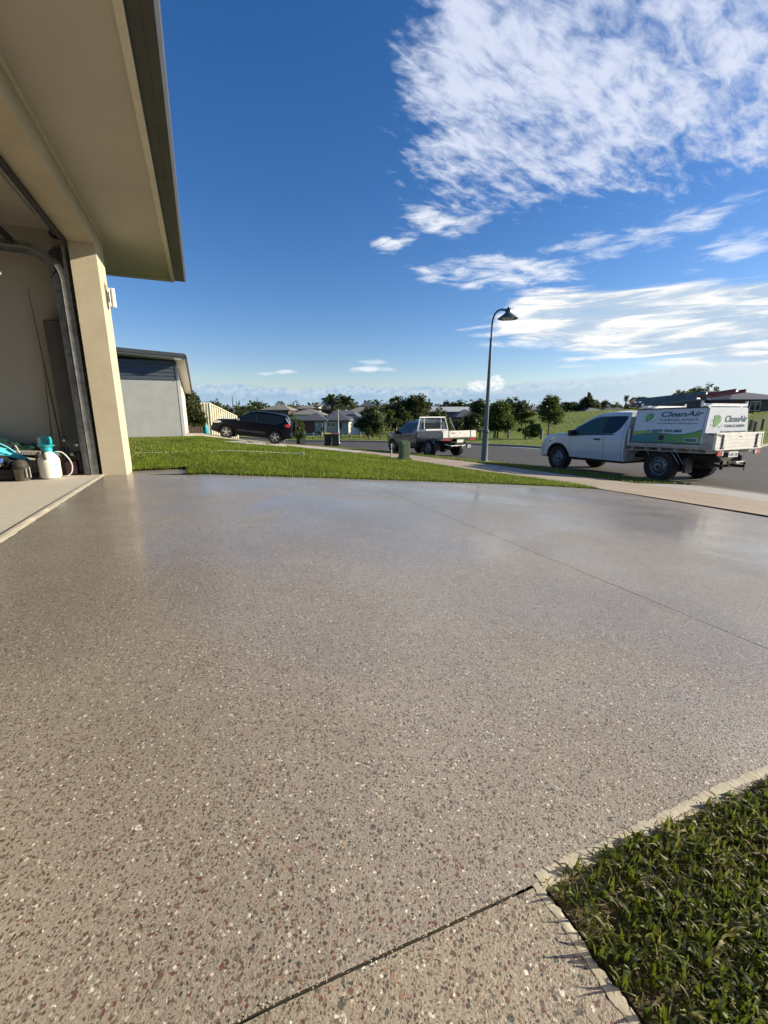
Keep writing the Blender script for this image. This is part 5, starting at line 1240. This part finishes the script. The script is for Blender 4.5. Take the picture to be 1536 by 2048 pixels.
# roof slab: shallow skillion, higher to the left; eave overhang on the road side
ov=.42; ex=ov
SHR=Matrix(((1,0,0,0),(0,1,0,0),(0,-.085,1,0),(0,0,0,1)))
b=MB(); zl=zrt+.20+ .02*WL
rf=[( -WL,zl+.50),(ex,zrt+.00),(ex,zrt+.16),(-WL,zl+.66)]
b.M=SHR; b.prism([(-WL,zrt+.55),(ex,zrt+.06),(ex,zrt+.20),(-WL,zrt+.70)],'y',-.55,11.4); b.build('roof',M['roofdark'],nh,smooth=0)
b=MB(); b.M=SHR; b.prism([(-WL,zrt+.535),(-.0,zrt-.0+.02),(.0,zrt-.02),(ex-.02,zrt-.05),(ex-.02,zrt+.05)],'y',-.50,11.35); b.build('soffit',M['fascia'],nh,smooth=0)
b=MB(); b.M=SHR; b.box(ex,ex+.06,-.55,11.4,zrt-.0,zrt+.16,.01); b.build('gutter',M['gutter'],nh,smooth=0)
b=MB(); b.box(.0,.03,2.2,2.32,0,zt_w-.25); b.box(.0,.035,2.32,5.2,.0,zt_w-.3); b.build('garage_door',M['wall_cream'],nh,smooth=0)
b=MB(); b.box(.0,.05,1.0,1.35,1.0,zt_w-.3); b.build('window',M['window'],nh,smooth=0)
b=MB(); b.box(.0,.12,-.01,.12,-.3,zt_w); b.build('corner_pier',M['wall_cream'],nh,smooth=0)
# cream ribbed steel fence
fx0=at(404,31.5); fD=31.5
def fence_panel(u0,D0,v00,u1,D1,v01,label):
    x0,x1=at(u0,D0),at(u1,D1); z0,z1=float(terr(x0,D0)),float(terr(x1,D1)); h0,h1=hz(v00,D0)-z0,hz(v01,D1)-z1
    d=Vector((x1-x0,D1-D0,0)); L=d.length; o=empty('steel_fence',(x0,D0,z0),math.atan2(d.y,d.x),label=label,cat='fence',group='cream steel fence runs beside the neighbour drive')
    b=MB(); n=int(L/.19); rows=[[],[]]
    for i in range(n+1):
        for (f,dy) in ((0,0),(.42,0),(.5,.10),(.92,.10)):
            x=(i+f)/(n+1)*L; k=x/L; rows[0].append((x,dy,(z1-z0)*k-.4)); rows[1].append((x,dy,(z1-z0)*k+h0+(h1-h0)*k-.03))
    b.grid(rows); rows=[[(p[0],p[1]+.012,p[2]) for p in r][::-1] for r in rows]; b.grid(rows); b.build('panel',M['cream_fence'],o,smooth=0,fix=False)
    b=MB(); b.prism([(0,h0-.04),(L,z1-z0+h1-.04),(L,z1-z0+h1+.02),(0,h0+.02)],'y',-.03,.07); b.box(-.04,.05,-.04,.08,-.5,h0+.03); b.box(L-.05,L+.04,-.04,.08,-.5,z1-z0+h1+.03); b.build('rail',M['cream_fence'],o,smooth=0)
fence_panel(394,29.6,807,427,30.3,806,'cream ribbed steel fence panel with level top beside the flowering shrub')
fence_panel(427.5,30.3,806,478,32.2,832,'cream ribbed steel fence panel whose top rakes down behind the wagon')
# pale step / retaining edge by the drive
def local(u,D,name,label,cat,rz=0,**k):
    x=at(u,D,k.get('v',870)); z=float(terr(x,D)); return empty(name,(x,D,z+k.get('dz',0)),rz,label=label,cat=cat,group=k.get('group')),z
o,z=local(412,29.8,'blue_drum','bright blue plastic drum beside the shrub at the cream fence','drum',v=866)
b=MB(); b.lathe([(0,0),(.16,0),(.17,.03),(.17,.5),(.165,.52),(.14,.56),(0,.57)],18); b.build('drum_body',M['teal_plastic'],o); b=MB(); b.lathe([(.17,.16),(.178,.17),(.178,.19),(.17,.2)],18,close=True); b.lathe([(.17,.36),(.178,.37),(.178,.39),(.17,.4)],18,close=True); b.lathe([(0,.57),(.05,.57),(.05,.60),(0,.60)],10,'z',(.06,0,0)); b.build('rib',M['teal_plastic'],o)
o,z=local(405,29.8,'hand_trolley','dark hand trolley standing against the cream fence','trolley',v=866)
b=MB(); b.tube([(-.2,0,.1),(-.2,.05,1.25),(.2,.05,1.25),(.2,0,.1)],.03,6); b.tube([(-.2,.03,.7),(.2,.03,.7)],.025,6); b.box(-.22,.22,-.3,.0,.08,.11); b.build('frame',M['gutter'],o)
b=MB()
for sg in (1,-1): b.lathe([(0,-.03),(.11,-.03),(.11,.03),(0,.03)],14,'x',(sg*.26,.04,.11))
b.build('wheels',M['rubber'],o)
o,z=local(384,28.8,'planter_box','low dark timber planter under the flowering shrub','planter',RZ,v=868)
b=MB(); b.box(-.7,.7,-.25,-.21,0,.42); b.box(-.7,.7,.21,.25,0,.42); b.box(-.7,-.66,-.21,.21,0,.42); b.box(.66,.7,-.21,.21,0,.42)
for k in range(8): b.box(-.69+.18*k,-.66+.18*k,-.265,-.25,0,.42)
b.build('boards',M['wall_brown'],o,smooth=0); b=MB(); b.box(-.66,.66,-.21,.21,.02,.36); b.build('soil',M['soil'],o,smooth=0)
# stepping slabs on the lawn edge near the wagon
for i,(u,v) in enumerate(((460,886),(497,889),(540,892))):
    x,y=hit(u,v); o=empty('stepping_slab',(x,y,float(terr(x,y))),RZ+.1*i,label='pale stepping slab sunk in the lawn, '+('below the front wheel of the black wagon','between the wheels of the black wagon','below the rear wheel of the black wagon')[i],cat='slab',group='stepping slabs along the neighbour drive')
    b=MB(); b.box(-.55,.55,-.22,.22,-.05,.05,.01); b.build('slab_top',M['nconc'],o,smooth=0)
# white string line pegged over the lawn
x0,y0=hit(268,911); x1,y1=hit(600,911)
o=empty('string_line',(x0,y0,0),0,label='thin white string line stretched low across the lawn',cat='string')
b=MB(); b.tube([(0,0,float(terr(x0,y0))+.045),((x1-x0)*.5,(y1-y0)*.5,float(terr((x0+x1)/2,(y0+y1)/2))+.05),(x1-x0,y1-y0,float(terr(x1,y1))+.05)],.0018,5); b.build('string',M['white'],o)
b=MB(); b.box(x1-x0-.02,x1-x0+.10,y1-y0-.02,y1-y0+.02,float(terr(x1,y1)),float(terr(x1,y1))+.07); b.build('peg',M['white'],o)

# ------------------------------------------------------------ trees and shrubs
def foliage(name,blobs,n,ls,mt,parent,tipdir=None,flat=.0):
    """blobs: (cx,cy,cz,rx,ry,rz). Leaf-sized quads gathered into clumps through the crown volume"""
    bl=np.array(blobs); vol=bl[:,3]*bl[:,4]*bl[:,5]; pr=vol**.7/np.sum(vol**.7)
    nc=max(30,n//26); k=rng.choice(len(bl),nc,p=pr)
    d=rng.normal(size=(nc,3)); d/=np.linalg.norm(d,axis=1)[:,None]; r=rng.uniform(.35,1.06,nc)**.5
    C=bl[k,:3]+d*bl[k,3:]*r[:,None]; sz=rng.uniform(.14,.30,nc)*bl[k,3:].mean(1)
    j=rng.integers(0,nc,n); P=C[j]+rng.normal(size=(n,3))*sz[j][:,None]*np.array([1,1,.75])
    a=rng.normal(size=(n,3)); a/=np.linalg.norm(a,axis=1)[:,None]; b_=rng.normal(size=(n,3)); b_-=a*np.sum(a*b_,1)[:,None]; b_/=np.linalg.norm(b_,axis=1)[:,None]
    L=ls*rng.uniform(.6,1.4,n)[:,None]; a=a*L; b_=b_*L*.5
    Vt=np.stack([P-a,P+b_,P+a,P-b_],1).reshape(-1,3); Fc=np.arange(4*n).reshape(-1,4)
    return np_obj(name,Vt,Fc,mt,parent)
def limbs(b,h,r,nl,spread,z0=.35,lean=0):
    b.tube([(0,0,-.3),(r*.3,0,h*.25),(lean*.5-r*.5,r*.3,h*.6),(lean,0,h*.92)],[r*1.25,r,r*.7,r*.25],8)
    for k in range(nl):
        a=2*math.pi*k/nl+random.uniform(-.4,.4); z=h*(z0+.4*k/nl); q=spread*random.uniform(.5,.9)
        b.tube([(0,0,z),(q*.5*math.cos(a),q*.5*math.sin(a),z+h*.12),(q*math.cos(a),q*math.sin(a),z+h*.28)],[r*.5,r*.35,r*.12],6)
def tree(u,D,vtop,wpx,label,mt='tree_dark',name='tree',n=2600,z0=.2,shape='round',ls=None,group='trees beyond the road',trunk=None,base=None,seed=None,leanpx=0):
    rs=random.Random(seed if seed is not None else int(u*7+D)); x=at(u,D,840); zg=float(terr(x,D)) if base is None else base
    h=hz(vtop,D)-zg; w=wpx/F*D*1.16/2
    o=empty(name,(x,D,zg),rs.uniform(0,6),label=label,cat='tree' if 'tree' in name or 'palm' in name else 'shrub',group=group)
    zb=h*z0; ch=h-zb; bl=[]
    if shape=='round':
        for i in range(11):
            a=rs.uniform(0,6.28); q=rs.uniform(.15,.62)*w; zc=zb+ch*rs.uniform(.18,.80); k=1-.55*abs((zc-zb)/ch-.42)*1.4
            bl.append((q*math.cos(a)*k,q*math.sin(a)*k,zc,w*rs.uniform(.32,.55)*k,w*rs.uniform(.32,.55)*k,ch*rs.uniform(.14,.24)))
        bl.append((0,0,zb+ch*.82,w*.38,w*.38,ch*.18)); bl.append((0,0,zb+ch*.45,w*.62,w*.62,ch*.36))
    elif shape=='cone':
        for i in range(9):
            k=i/8; q=w*(1-k)*.5; a=rs.uniform(0,6.28); bl.append((q*.4*math.cos(a),q*.4*math.sin(a),zb+ch*k*.95,w*(1-k*.85)*rs.uniform(.6,.95),w*(1-k*.85)*rs.uniform(.6,.95),ch*.10))
    elif shape=='loose':
        for i in range(13):
            a=rs.uniform(0,6.28); k=rs.random(); q=w*rs.uniform(.2,.75)*(1-.4*k); bl.append((q*math.cos(a),q*math.sin(a),zb+ch*(.08+.86*k),w*rs.uniform(.18,.34),w*rs.uniform(.18,.34),ch*rs.uniform(.07,.13)))
    elif shape=='hedge':
        for i in range(12): bl.append((rs.uniform(-.8,.8)*w,rs.uniform(-.3,.3)*w,zb+ch*rs.uniform(.2,.75),w*rs.uniform(.2,.36),w*.3,ch*rs.uniform(.2,.36)))
    if ls is None: ls=max(.05,min(.4,w*.062+.03))
    foliage('crown',bl,int(n*1.7),ls*.9,M[mt],o)
    b=MB(); r=trunk or max(.05,w*.07); limbs(b,h*.85,r,5,w*.55,max(z0,.15)); b.build('trunk',M['bark'],o,smooth=60)
    return o
def palm(u,D,vtop,label,sc=1.,nfr=26,group='palms on the skyline'):
    x=at(u,D,810); zg=float(terr(x,D)); h=hz(vtop,D)-zg; o=empty('palm_tree',(x,D,zg),0,label=label,cat='palm tree',group=group)
    ct=h-1.6*sc; b=MB(); b.tube([(0,0,-.3),(.05,0,ct*.5),(0,0,ct)],[.28*sc,.2*sc,.24*sc],8); b.build('trunk',M['bark'],o,smooth=60)
    vs=[];fs=[]; rs=random.Random(int(u))
    for i in range(nfr):
        a=rs.uniform(0,6.28); e=rs.uniform(-.25,1.35); L=rs.uniform(2.6,3.5)*sc; P=[]
        for j in range(9):
            k=j/8; d=L*k*math.cos(e)*(1-.12*k); z=ct+L*k*math.sin(e)-L*.62*k*k*(.75+.25*math.cos(e)); P.append(Vector((d*math.cos(a),d*math.sin(a),z)))
        sd_=Vector((-math.sin(a),math.cos(a),0))
        for j in range(1,9):
            for q in range(3):
                p=P[j-1].lerp(P[j],q/3); d=(P[j]-P[j-1]).normalized(); ln=.62*sc*math.sin(min(1,(j+q/3)/8.6)*math.pi*.9+.2)+.08
                for s_ in (1,-1):
                    t_=p+sd_*s_*ln*.8+d*ln*.5+Vector((0,0,-ln*.55)); w_=d*.05*sc; b0=len(vs); vs+=[p-w_,p+w_,t_]; fs.append((b0,b0+1,b0+2))
    np_obj('crown',np.array([tuple(v) for v in vs]),np.array(fs),M['palm'],o); return o
G_='trees beyond the road'
tree(384,29.2,781,56,'dark flowering shrub with pale blossoms against the cream fence','tree_dark','flowering_shrub',6500,.02,'round',.10,None,base=None)
tree(593,33,838,38,'rounded leafy bush on thin stems right behind the black wagon','tree_mid','leafy_bush',3800,.22,'round',.075,None,trunk=.05)
tree(437,62,797,26,'low brown-green tree top just above the cream fence','tree_red','tree',900,.3,'round',None,G_)
tree(482,95,812,52,'dark low tree behind the roof of the black wagon, left part','tree_dark','tree',1500,.1,'hedge',None,G_)
tree(508,90,813,40,'dark bushy tree over the middle of the wagon roof','tree_dark','tree',1400,.1,'round',None,G_)
tree(562,112,802,34,'dark green tree rising behind the brown hip roof above the wagon','tree_mid','tree',1500,.3,'round',None,G_)
tree(553,72,826,46,'dark garden tree below the brown hip roof','tree_dark','tree',1500,.1,'hedge',None,G_)
tree(584,78,823,26,'small dark tree between the brown roof and grey house','tree_dark','tree',900,.1,'round',None,G_)
tree(598,118,812,34,'dark domed tree above the pale metal roof','tree_dark','tree',900,.1,'round',None,G_)
tree(632,125,806,30,'dark round tree just left of the palms','tree_dark','tree',1000,.1,'round',None,G_)
palm(664,112,786,'left of the two tall palms above the grey house roof',1.45,44)
palm(689,110,787,'right of the two tall palms above the grey house roof',1.45,40)
palm(737,150,797,'small far palm above the bluish roof',1.2,22)
palm(756,150,796,'small far palm at the left edge of the big dark tree',1.2,22)
tree(708,115,804,34,'dark rounded tree just right of the tall palms','tree_dark','tree',1300,.1,'round',None,G_)
tree(745,68,813,58,'broad dark tree at the right end of the grey house','tree_dark','tree',4200,.05,'round',None,G_)
tree(795,84,793,62,'large dark tree left half of the big clump above the utility','tree_dark','tree',4600,.05,'round',None,G_)
tree(831,84,787,66,'tallest dark tree in the clump directly above the grey utility','tree_dark','tree',5600,.05,'round',None,G_)
tree(812,66,822,44,'rounded green tree just behind the utility cab','tree_mid','tree',2600,.05,'round',None,G_)
tree(781,57,820,26,'pale thin sapling left of the utility cab','tree_red','sapling_tree',1100,.25,'loose',None,G_,trunk=.05)
tree(798,55,836,18,'short pale leafy sapling in front of the utility bonnet','tree_bright','sapling_tree',700,.25,'loose',None,G_,trunk=.04)
tree(738,52,850,24,'small dark sapling bush in front of the broad dark tree','tree_dark','sapling_tree',900,.2,'round',None,G_,trunk=.04)
tree(641,60,853,16,'small sapling in front of the brown garage door','tree_dark','sapling_tree',500,.3,'loose',None,G_,trunk=.04)
tree(876,95,808,42,'mid sized dark tree left of the white shed roof','tree_dark','tree',1700,.05,'round',None,G_)
tree(905,150,805,60,'far low line of trees above the white shed','tree_dark','tree',1400,.05,'hedge',None,G_)
tree(934,66,828,48,'dark scrubby tree behind the utility tray','tree_dark','tree',2200,.05,'hedge',None,G_)
tree(918,60,832,26,'thin pale stemmed shrub behind the utility frame','tree_dark','tree',900,.1,'loose',None,G_,trunk=.05)
tree(893,64,835,30,'low dark tree between utility frame and white shed','tree_dark','tree',1300,.05,'round',None,G_)
tree(958,78,796,46,'tall dark tree directly behind the lamp post','tree_dark','tree',3800,.05,'round',None,G_)
tree(997,51.5,803,64,'big round tree with sunlit right edge beside the lamp post','tree_mid','tree',8500,.14,'round',.13,G_,trunk=.10)
tree(1022,92,795,44,'dark tall tree behind the round tree, right of it','tree_dark','tree',2600,.05,'round',None,G_)
tree(1044,84,802,40,'dark spreading tree left of the grey roof','tree_dark','tree',2200,.05,'round',None,G_)
tree(1052,52,822,42,'loose rust tinted young tree above the dark bush','tree_red','tree',1900,.2,'loose',.13,G_,trunk=.05)
tree(1066,46,848,36,'dense dark bush with yellow edge left of the truck bonnet','tree_bright','bush_tree',3800,.02,'round',.09,G_,trunk=.04)
tree(1099,47,790,56,'slender trunked tree standing alone left of the truck','tree_mid','tree',5200,.33,'round',.11,G_,trunk=.07)
tree(1133,125,802,44,'low dark tree right behind the slender tree','tree_dark','tree',1300,.05,'round',None,G_)
tree(1172,120,785,48,'tall dark conifer like tree on the skyline above the truck cab','tree_dark','tree',3800,.05,'cone',None,G_)
tree(1150,130,806,50,'dark hedge like tree below the skyline conifer','tree_dark','tree',1200,.02,'hedge',None,G_)
tree(1207,135,799,26,'round dark tree right of the skyline conifer','tree_dark','tree',1200,.1,'round',None,G_)
tree(1228,140,803,18,'small pale green tree on the skyline','tree_mid','tree',600,.1,'round',None,G_)
tree(1248,118,789,16,'slim open tree with a tufted top, left of a pair','tree_mid','tree',500,.55,'round',None,G_,trunk=.25)
tree(1263,116,793,18,'slim open tree with a tufted top, right of a pair','tree_mid','tree',600,.45,'round',None,G_,trunk=.25)
tree(1240,150,807,40,'low dark far tree behind the truck cab roof','tree_dark','tree',900,.02,'hedge',None,G_)
tree(1300,120,795,60,'dark far tree behind the ladders at the truck front','tree_dark','tree',1400,.05,'hedge',None,G_)
tree(1352,100,780,38,'reddish green tree rising above the ladders','tree_red','tree',1900,.05,'round',None,G_)
tree(1385,105,774,46,'darker tree rising above the middle of the ladders','tree_mid','tree',2600,.05,'round',None,G_)
tree(1407,98,767,18,'thin tall tree with sparse top above the ladders','tree_mid','tree',700,.5,'loose',None,G_,trunk=.12)
tree(1421,100,773,18,'sparse leaning tree beside the dark roof','tree_mid','tree',700,.3,'loose',None,G_,trunk=.12)
# continuous far tree line
def treeline():
    pts=[]
    for i in range(150):
        u=rng.uniform(350,1560); D=rng.uniform(210,330); x=at(u,D,810); zg=-5.; top=hz(rng.uniform(806,813),D); w=rng.uniform(3,9)
        pts.append((x,D,(zg+top)/2,w,w,(top-zg)/2))
    o=foliage('far_trees',pts,26000,1.0,M['tree_dark'],None); tag(o,'unbroken far line of dark trees along the horizon','far trees',kind='stuff')
treeline()

# ------------------------------------------------------------ far houses
def hip(name,u0,u1,D,ve,va,label,roof='roof_grey',wall='wall_brown',depth=9,ridge=.35,yaw=0,wins=(),doors=(),base=None,vb=None,lit=None,cat='house',gr='houses beyond the field'):
    xc=at((u0+u1)/2,D,820); W=(at(u1,D,820)-at(u0,D,820)); zg=float(terr(xc,D)) if vb is None else hz(vb,D)
    o=empty(name,(xc,D,zg),yaw,label=label,cat=cat,group=gr)
    he=hz(ve,D)-zg; ha=hz(va,D)-zg; ov=.5; w=W/2
    b=MB(); b.box(-w+ov,w-ov,ov,depth-ov,-1.5,he+.05); b.build('wall',M[wall],o,smooth=0)
    r=w*ridge; dm=depth/2
    b=MB(); bb=bmesh.new(); v=[bb.verts.new(p) for p in ((-w,0,he),(w,0,he),(w,depth,he),(-w,depth,he),(-r,dm,ha),(r,dm,ha),(-w,0,he-.15),(w,0,he-.15),(w,depth,he-.15),(-w,depth,he-.15))]
    for f in ((0,1,5,4),(1,2,5),(2,3,4,5),(3,0,4),(6,7,1,0),(7,8,2,1),(8,9,3,2),(9,6,0,3),(9,8,7,6)): bb.faces.new([v[i] for i in f])
    b.add(bb); b.build('roof',M[roof],o,smooth=0)
    for (xa,xb,za,zb) in wins:
        b=MB(); b.box(-w+ov+xa,-w+ov+xb,ov-.06,ov,za,zb); wn=b.build('window',M['window'],o,smooth=0)
        b=MB(); b.box(-w+ov+xa-.06,-w+ov+xb+.06,ov-.05,ov-.01,za-.06,zb+.06); b.box(-w+ov+(xa+xb)/2-.03,-w+ov+(xa+xb)/2+.03,ov-.09,ov-.06,za,zb); b.build('window_frame',M['white'],wn,smooth=0)
    for (xa,xb,zb) in doors:
        b=MB(); b.box(-w+ov+xa,-w+ov+xb,ov-.08,ov-.01,0,zb)
        for k in range(1,5): b.box(-w+ov+xa,-w+ov+xb,ov-.10,ov-.08,zb*k/5-.02,zb*k/5)
        b.build('garage_door',M['door_brown'],o,smooth=0)
    return o
# main blue-grey house: garage wing and main body at about 78 m
D=78; zb_=hz(866,D)
gh=empty('grey_house',(at(600,D),D,zb_),0,label='blue grey house with dark hip roof, brown garage door and sunlit white end',cat='house')
X0=at(600,D); f=lambda u:at(u,D)-X0; zz_=lambda v:hz(v,D)-zb_
b=MB(); b.box(f(600),f(646),0,8,-1.5,zz_(843)); b.build('garage_wall',M['wall_blue'],gh,smooth=0)
b=MB(); b.box(f(646),f(697),1.2,11,-1.5,zz_(842)); b.build('main_wall',M['wall_blue'],gh,smooth=0)
b=MB(); bb=bmesh.new(); xw0,xw1=f(697),f(723); vsx=[bb.verts.new(p) for p in ((xw0,1.5,-1.5),(xw1,7.5,-1.5),(xw1,7.7,-1.5),(xw0,1.9,-1.5),(xw0,1.5,zz_(842)),(xw1,7.5,zz_(842)),(xw1,7.7,zz_(842)),(xw0,1.9,zz_(842)))]
for q in ((0,1,5,4),(1,2,6,5),(2,3,7,6),(3,0,4,7),(4,5,6,7),(3,2,1,0)): bb.faces.new([vsx[i] for i in q])
b.add(bb); b.build('white_wall',M['wall_cream'],gh,smooth=0,label='white wall at the right end catching the sun')
for (ua,ub,mtl) in ((705.5,712,'window'),(716,719,'window')):
    k0=(ua-697)/26; k1=(ub-697)/26; b=MB(); b.prism([(f(ua),1.5+6*k0-.06),(f(ub),1.5+6*k1-.06),(f(ub),1.5+6*k1-.0),(f(ua),1.5+6*k0-.0)],'z',zz_(856),zz_(847)); b.build('window',M[mtl],gh,smooth=0)
b=MB(); b.box(f(604.5),f(631),-.08,0,0,zz_(843.5))
for k in range(1,5): b.box(f(604.5),f(631),-.10,-.08,zz_(843.5)*k/5-.02,zz_(843.5)*k/5)
b.build('garage_door',M['door_brown'],gh,smooth=0)
for (a,c) in ((656,661.5),(663,669)):
    b=MB(); b.box(f(a),f(c),1.12,1.2,zz_(854),zz_(846)); w_=b.build('window',M['window'],gh,smooth=0); b=MB(); b.box(f(a)-.08,f(c)+.08,1.13,1.19,zz_(854)-.08,zz_(846)+.08); b.box((f(a)+f(c))/2-.03,(f(a)+f(c))/2+.03,1.09,1.12,zz_(854),zz_(846)); b.build('window_frame',M['white'],w_,smooth=0)
b=MB(); b.box(f(679),f(683),1.12,1.2,zz_(857),zz_(845)); b.build('window',M['window'],gh,smooth=0)
b=MB(); b.box(f(647),f(652),1.1,1.2,0,zz_(846)); b.build('door',M['plastic'],gh,smooth=0)
for u in (650,652.5): 
    b=MB(); b.box(f(u)-.07,f(u)+.07,.0,.14,0,zz_(843)); b.build('porch_post',M['white'],gh,smooth=0)
b=MB(); b.box(f(635)-.1,f(635)+.1,-.1,0,zz_(851),zz_(847)); b.build('wall_lamp',M['white'],gh,smooth=0)
b=MB(); b.box(f(726)-.1,f(726)+.1,7,7.2,-1,zz_(842)); b.box(f(731)-.1,f(731)+.1,7,7.2,-1,zz_(842)); b.build('verandah_post',M['white'],gh,smooth=0)
def roofpoly(faces,mt):
    b=MB()
    for fc in faces: b.face(fc)
    return b.build('roof',M[mt],gh,smooth=0,fix=True)
ze=zz_(840.5)
A_=[(f(590),-.6,ze),(f(657),-.6,ze),(f(657),9,ze),(f(590),9,ze)]; R1=(f(628),4.2,zz_(825)); 
b=MB(); bb=bmesh.new(); v=[bb.verts.new(p) for p in A_+[R1,(f(631),6,zz_(825))]+[(p[0],p[1],p[2]-.2) for p in A_]]
for q in ((0,1,4),(1,2,5,4),(2,3,5),(3,0,4,5),(0,6,7,1),(1,7,8,2),(2,8,9,3),(3,9,6,0),(9,8,7,6)): bb.faces.new([v[i] for i in q])
b.add(bb); b.build('garage_roof',M['roof_blue'],gh,smooth=0)
A_=[(f(645),.6,ze),(f(700),.6,ze),(f(733),11,ze+.05),(f(640),13,ze)]
b=MB(); bb=bmesh.new(); v=[bb.verts.new(p) for p in A_+[(f(665),6.5,zz_(820)),(f(705),8.5,zz_(821.5))]+[(p[0],p[1],p[2]-.2) for p in A_]]
for q in ((0,1,4),(1,5,4),(1,2,5),(2,3,4,5),(3,0,4),(0,6,7,1),(1,7,8,2),(2,8,9,3),(3,9,6,0),(9,8,7,6)): bb.faces.new([v[i] for i in q])
b.add(bb); b.build('main_roof',M['roof_blue'],gh,smooth=0)
b=MB(); b.prism([(f(700),ze-.1),(f(733),ze+.2),(f(733),ze+.0),(f(700),ze-.25)],'y',6,11); b.build('verandah_roof',M['roof_blue'],gh,smooth=0)
hip('brown_roof_house',520,580,100,819.5,808,'house with brown grey hip roof showing above the black wagon','roof_grey','wall_brown',11,.22,wins=((3,4.4,1.4,2.4),(6.,7.2,1.4,2.4)))
hip('metal_roof_house',574,645,98,829,817.5,'low house with pale metal hip roof behind the grey house garage','roof_grey','wall_cream',13,.08,wins=((2,3.5,1.2,2.3),))
hip('small_far_house',590,628,135,817,811,'small far house roof to the left of the palms','roof_grey','wall_brown',8,.45,wins=((2,3,1,2),))
hip('far_ridge_house',618,640,150,812,806.5,'tiny far house half hidden behind trees left of the palms','roof_grey','wall_cream',8,.45,wins=((1,2,1,2),))
hip('pointed_roof_house',638,674,112,819,811,'house with a small pointed brown hip roof below the palms','roof_grey','wall_brown',9,.08,wins=((2,3,1,2),))
hip('light_roof_house',690,760,100,824,813.5,'house with light grey hip roof right of the palms','roof_grey','wall_brown',10,.25,wins=((2,3,1,2),))
hip('blue_roof_house',718,752,140,812,803.5,'far house with bluish roof under the small palms','roof_blue','wall_cream',9,.3,wins=((2,3.2,1,2),))
hip('white_shed',861,948,135,823,813,'long white roofed shed above the utility','roof_pale','wall_brown',14,.96,wins=((3,5,1,2),(9,11,1,2)),cat='shed')
hip('gable_house',912,962,96,834,818.5,'low grey hip roofed house below the white shed','roof_blue','wall_brown',9,.1,wins=((3,4,1,2),(5,6,1,2)))
hip('field_house',1010,1090,118,832,818,'grey roofed house behind the field right of the round tree','roof_grey','wall_brown',10,.35,wins=((3,4.5,1,2),))
hip('pale_gable_house',1062,1098,135,820,813,'small pale roofed house beside the slender tree','roof_grey','wall_cream',8,.4,wins=((2,3,1,2),))
hip('skyline_house',1162,1238,112,829,815.5,'low grey roofed house on top of the field, left one','roof_grey','wall_brown',9,.12,vb=832,wins=((3,4.5,.6,1.2),))
hip('skyline_house',1196,1290,122,827,815,'low grey roofed house on top of the field behind the truck cab','roof_blue','wall_brown',9,.3,vb=834,wins=((3,4.5,.6,1.2),))
hip('street_house',1402,1620,66,799,777,'long dark roofed house behind the truck canopy at far right','roof_blue','wall_brown',16,.32,vb=832,wins=((6,7.6,.8,2.0),(9.2,10.4,.2,2.1)))
hip('street_house_gable',1455,1562,62,798.5,783,'projecting hip roofed wing of the dark house at far right','roof_blue','wall_brown',8,.06,vb=832,wins=((3,4.4,.8,2.0),))
o,z=local(1475,66,'roof_aerial','thin television aerial on the far right dark roof','aerial',v=775)
o.location.z=hz(777,70); o.location.y=72
b=MB(); b.tube([(0,0,-.2),(0,0,1.1)],.03,5); b.tube([(-.4,0,1.0),(.4,0,1.0)],.02,5); b.tube([(-.3,0,.8),(.3,0,.8)],.02,5); b.build('mast',M['galv'],o)
# ------------------------------------------------------------ separate repeated pieces into parts of their own
def split_pieces(o,gap=.012):
    me=o.data; n=len(me.vertices); par=list(range(n))
    def find(i):
        while par[i]!=i: par[i]=par[par[i]]; i=par[i]
        return i
    for p in me.polygons:
        a=find(p.vertices[0])
        for v in p.vertices[1:]:
            c=find(v)
            if c!=a: par[c]=a
    root=[find(i) for i in range(n)]; ids={}
    co=np.zeros(n*3); me.vertices.foreach_get('co',co); co=co.reshape(-1,3)
    for i,r in enumerate(root): ids.setdefault(r,[]).append(i)
    cl=[[co[v].min(0)-gap,co[v].max(0)+gap,set([r])] for r,v in ids.items()]
    ch=True
    while ch:
        ch=False
        for i in range(len(cl)):
            for j in range(len(cl)-1,i,-1):
                if (cl[i][0]<=cl[j][1]).all() and (cl[j][0]<=cl[i][1]).all():
                    cl[i][0]=np.minimum(cl[i][0],cl[j][0]); cl[i][1]=np.maximum(cl[i][1],cl[j][1]); cl[i][2]|=cl[j][2]; cl.pop(j); ch=True
    if len(cl)<2: return
    base=o.name.split('.')[0]
    if base in PL: base=PL[base]
    for k,(lo,hi,rs) in enumerate(cl):
        bm=bmesh.new(); bm.from_mesh(me); bm.verts.ensure_lookup_table()
        bmesh.ops.delete(bm,geom=[v for v in bm.verts if root[v.index] not in rs],context='VERTS')
        m2=bpy.data.meshes.new(base); bm.to_mesh(m2); bm.free()
        for mt_ in me.materials: m2.materials.append(mt_)
        c=bpy.data.objects.new(base,m2); COL.objects.link(c); c.parent=o.parent
    bpy.data.objects.remove(o)
PL={'door_seams':'door_seam','volume_marks':'volume_mark','wheels':'wheel','guides':'guide','rungs':'rung'}
SP={'panel_seam','soffit_joint','door_seams','volume_marks','mudflap','front_window','rear_side_window','front_door_window','rear_quarter_window','mirror','door_handle','wheel_arch_lip','wheels','latch','clip','side_rail','roof_rail','tie_rail','side_board','headboard_post','rail','tail_lamp','guides','rungs','inner_wall','cross_arm','strap','headboard_frame','mudguard_stay','track_bracket','rubber_seal','rib'}
for o in list(COL.objects):
    if o.type=='MESH' and o.parent is not None and o.name.split('.')[0] in SP: split_pieces(o)
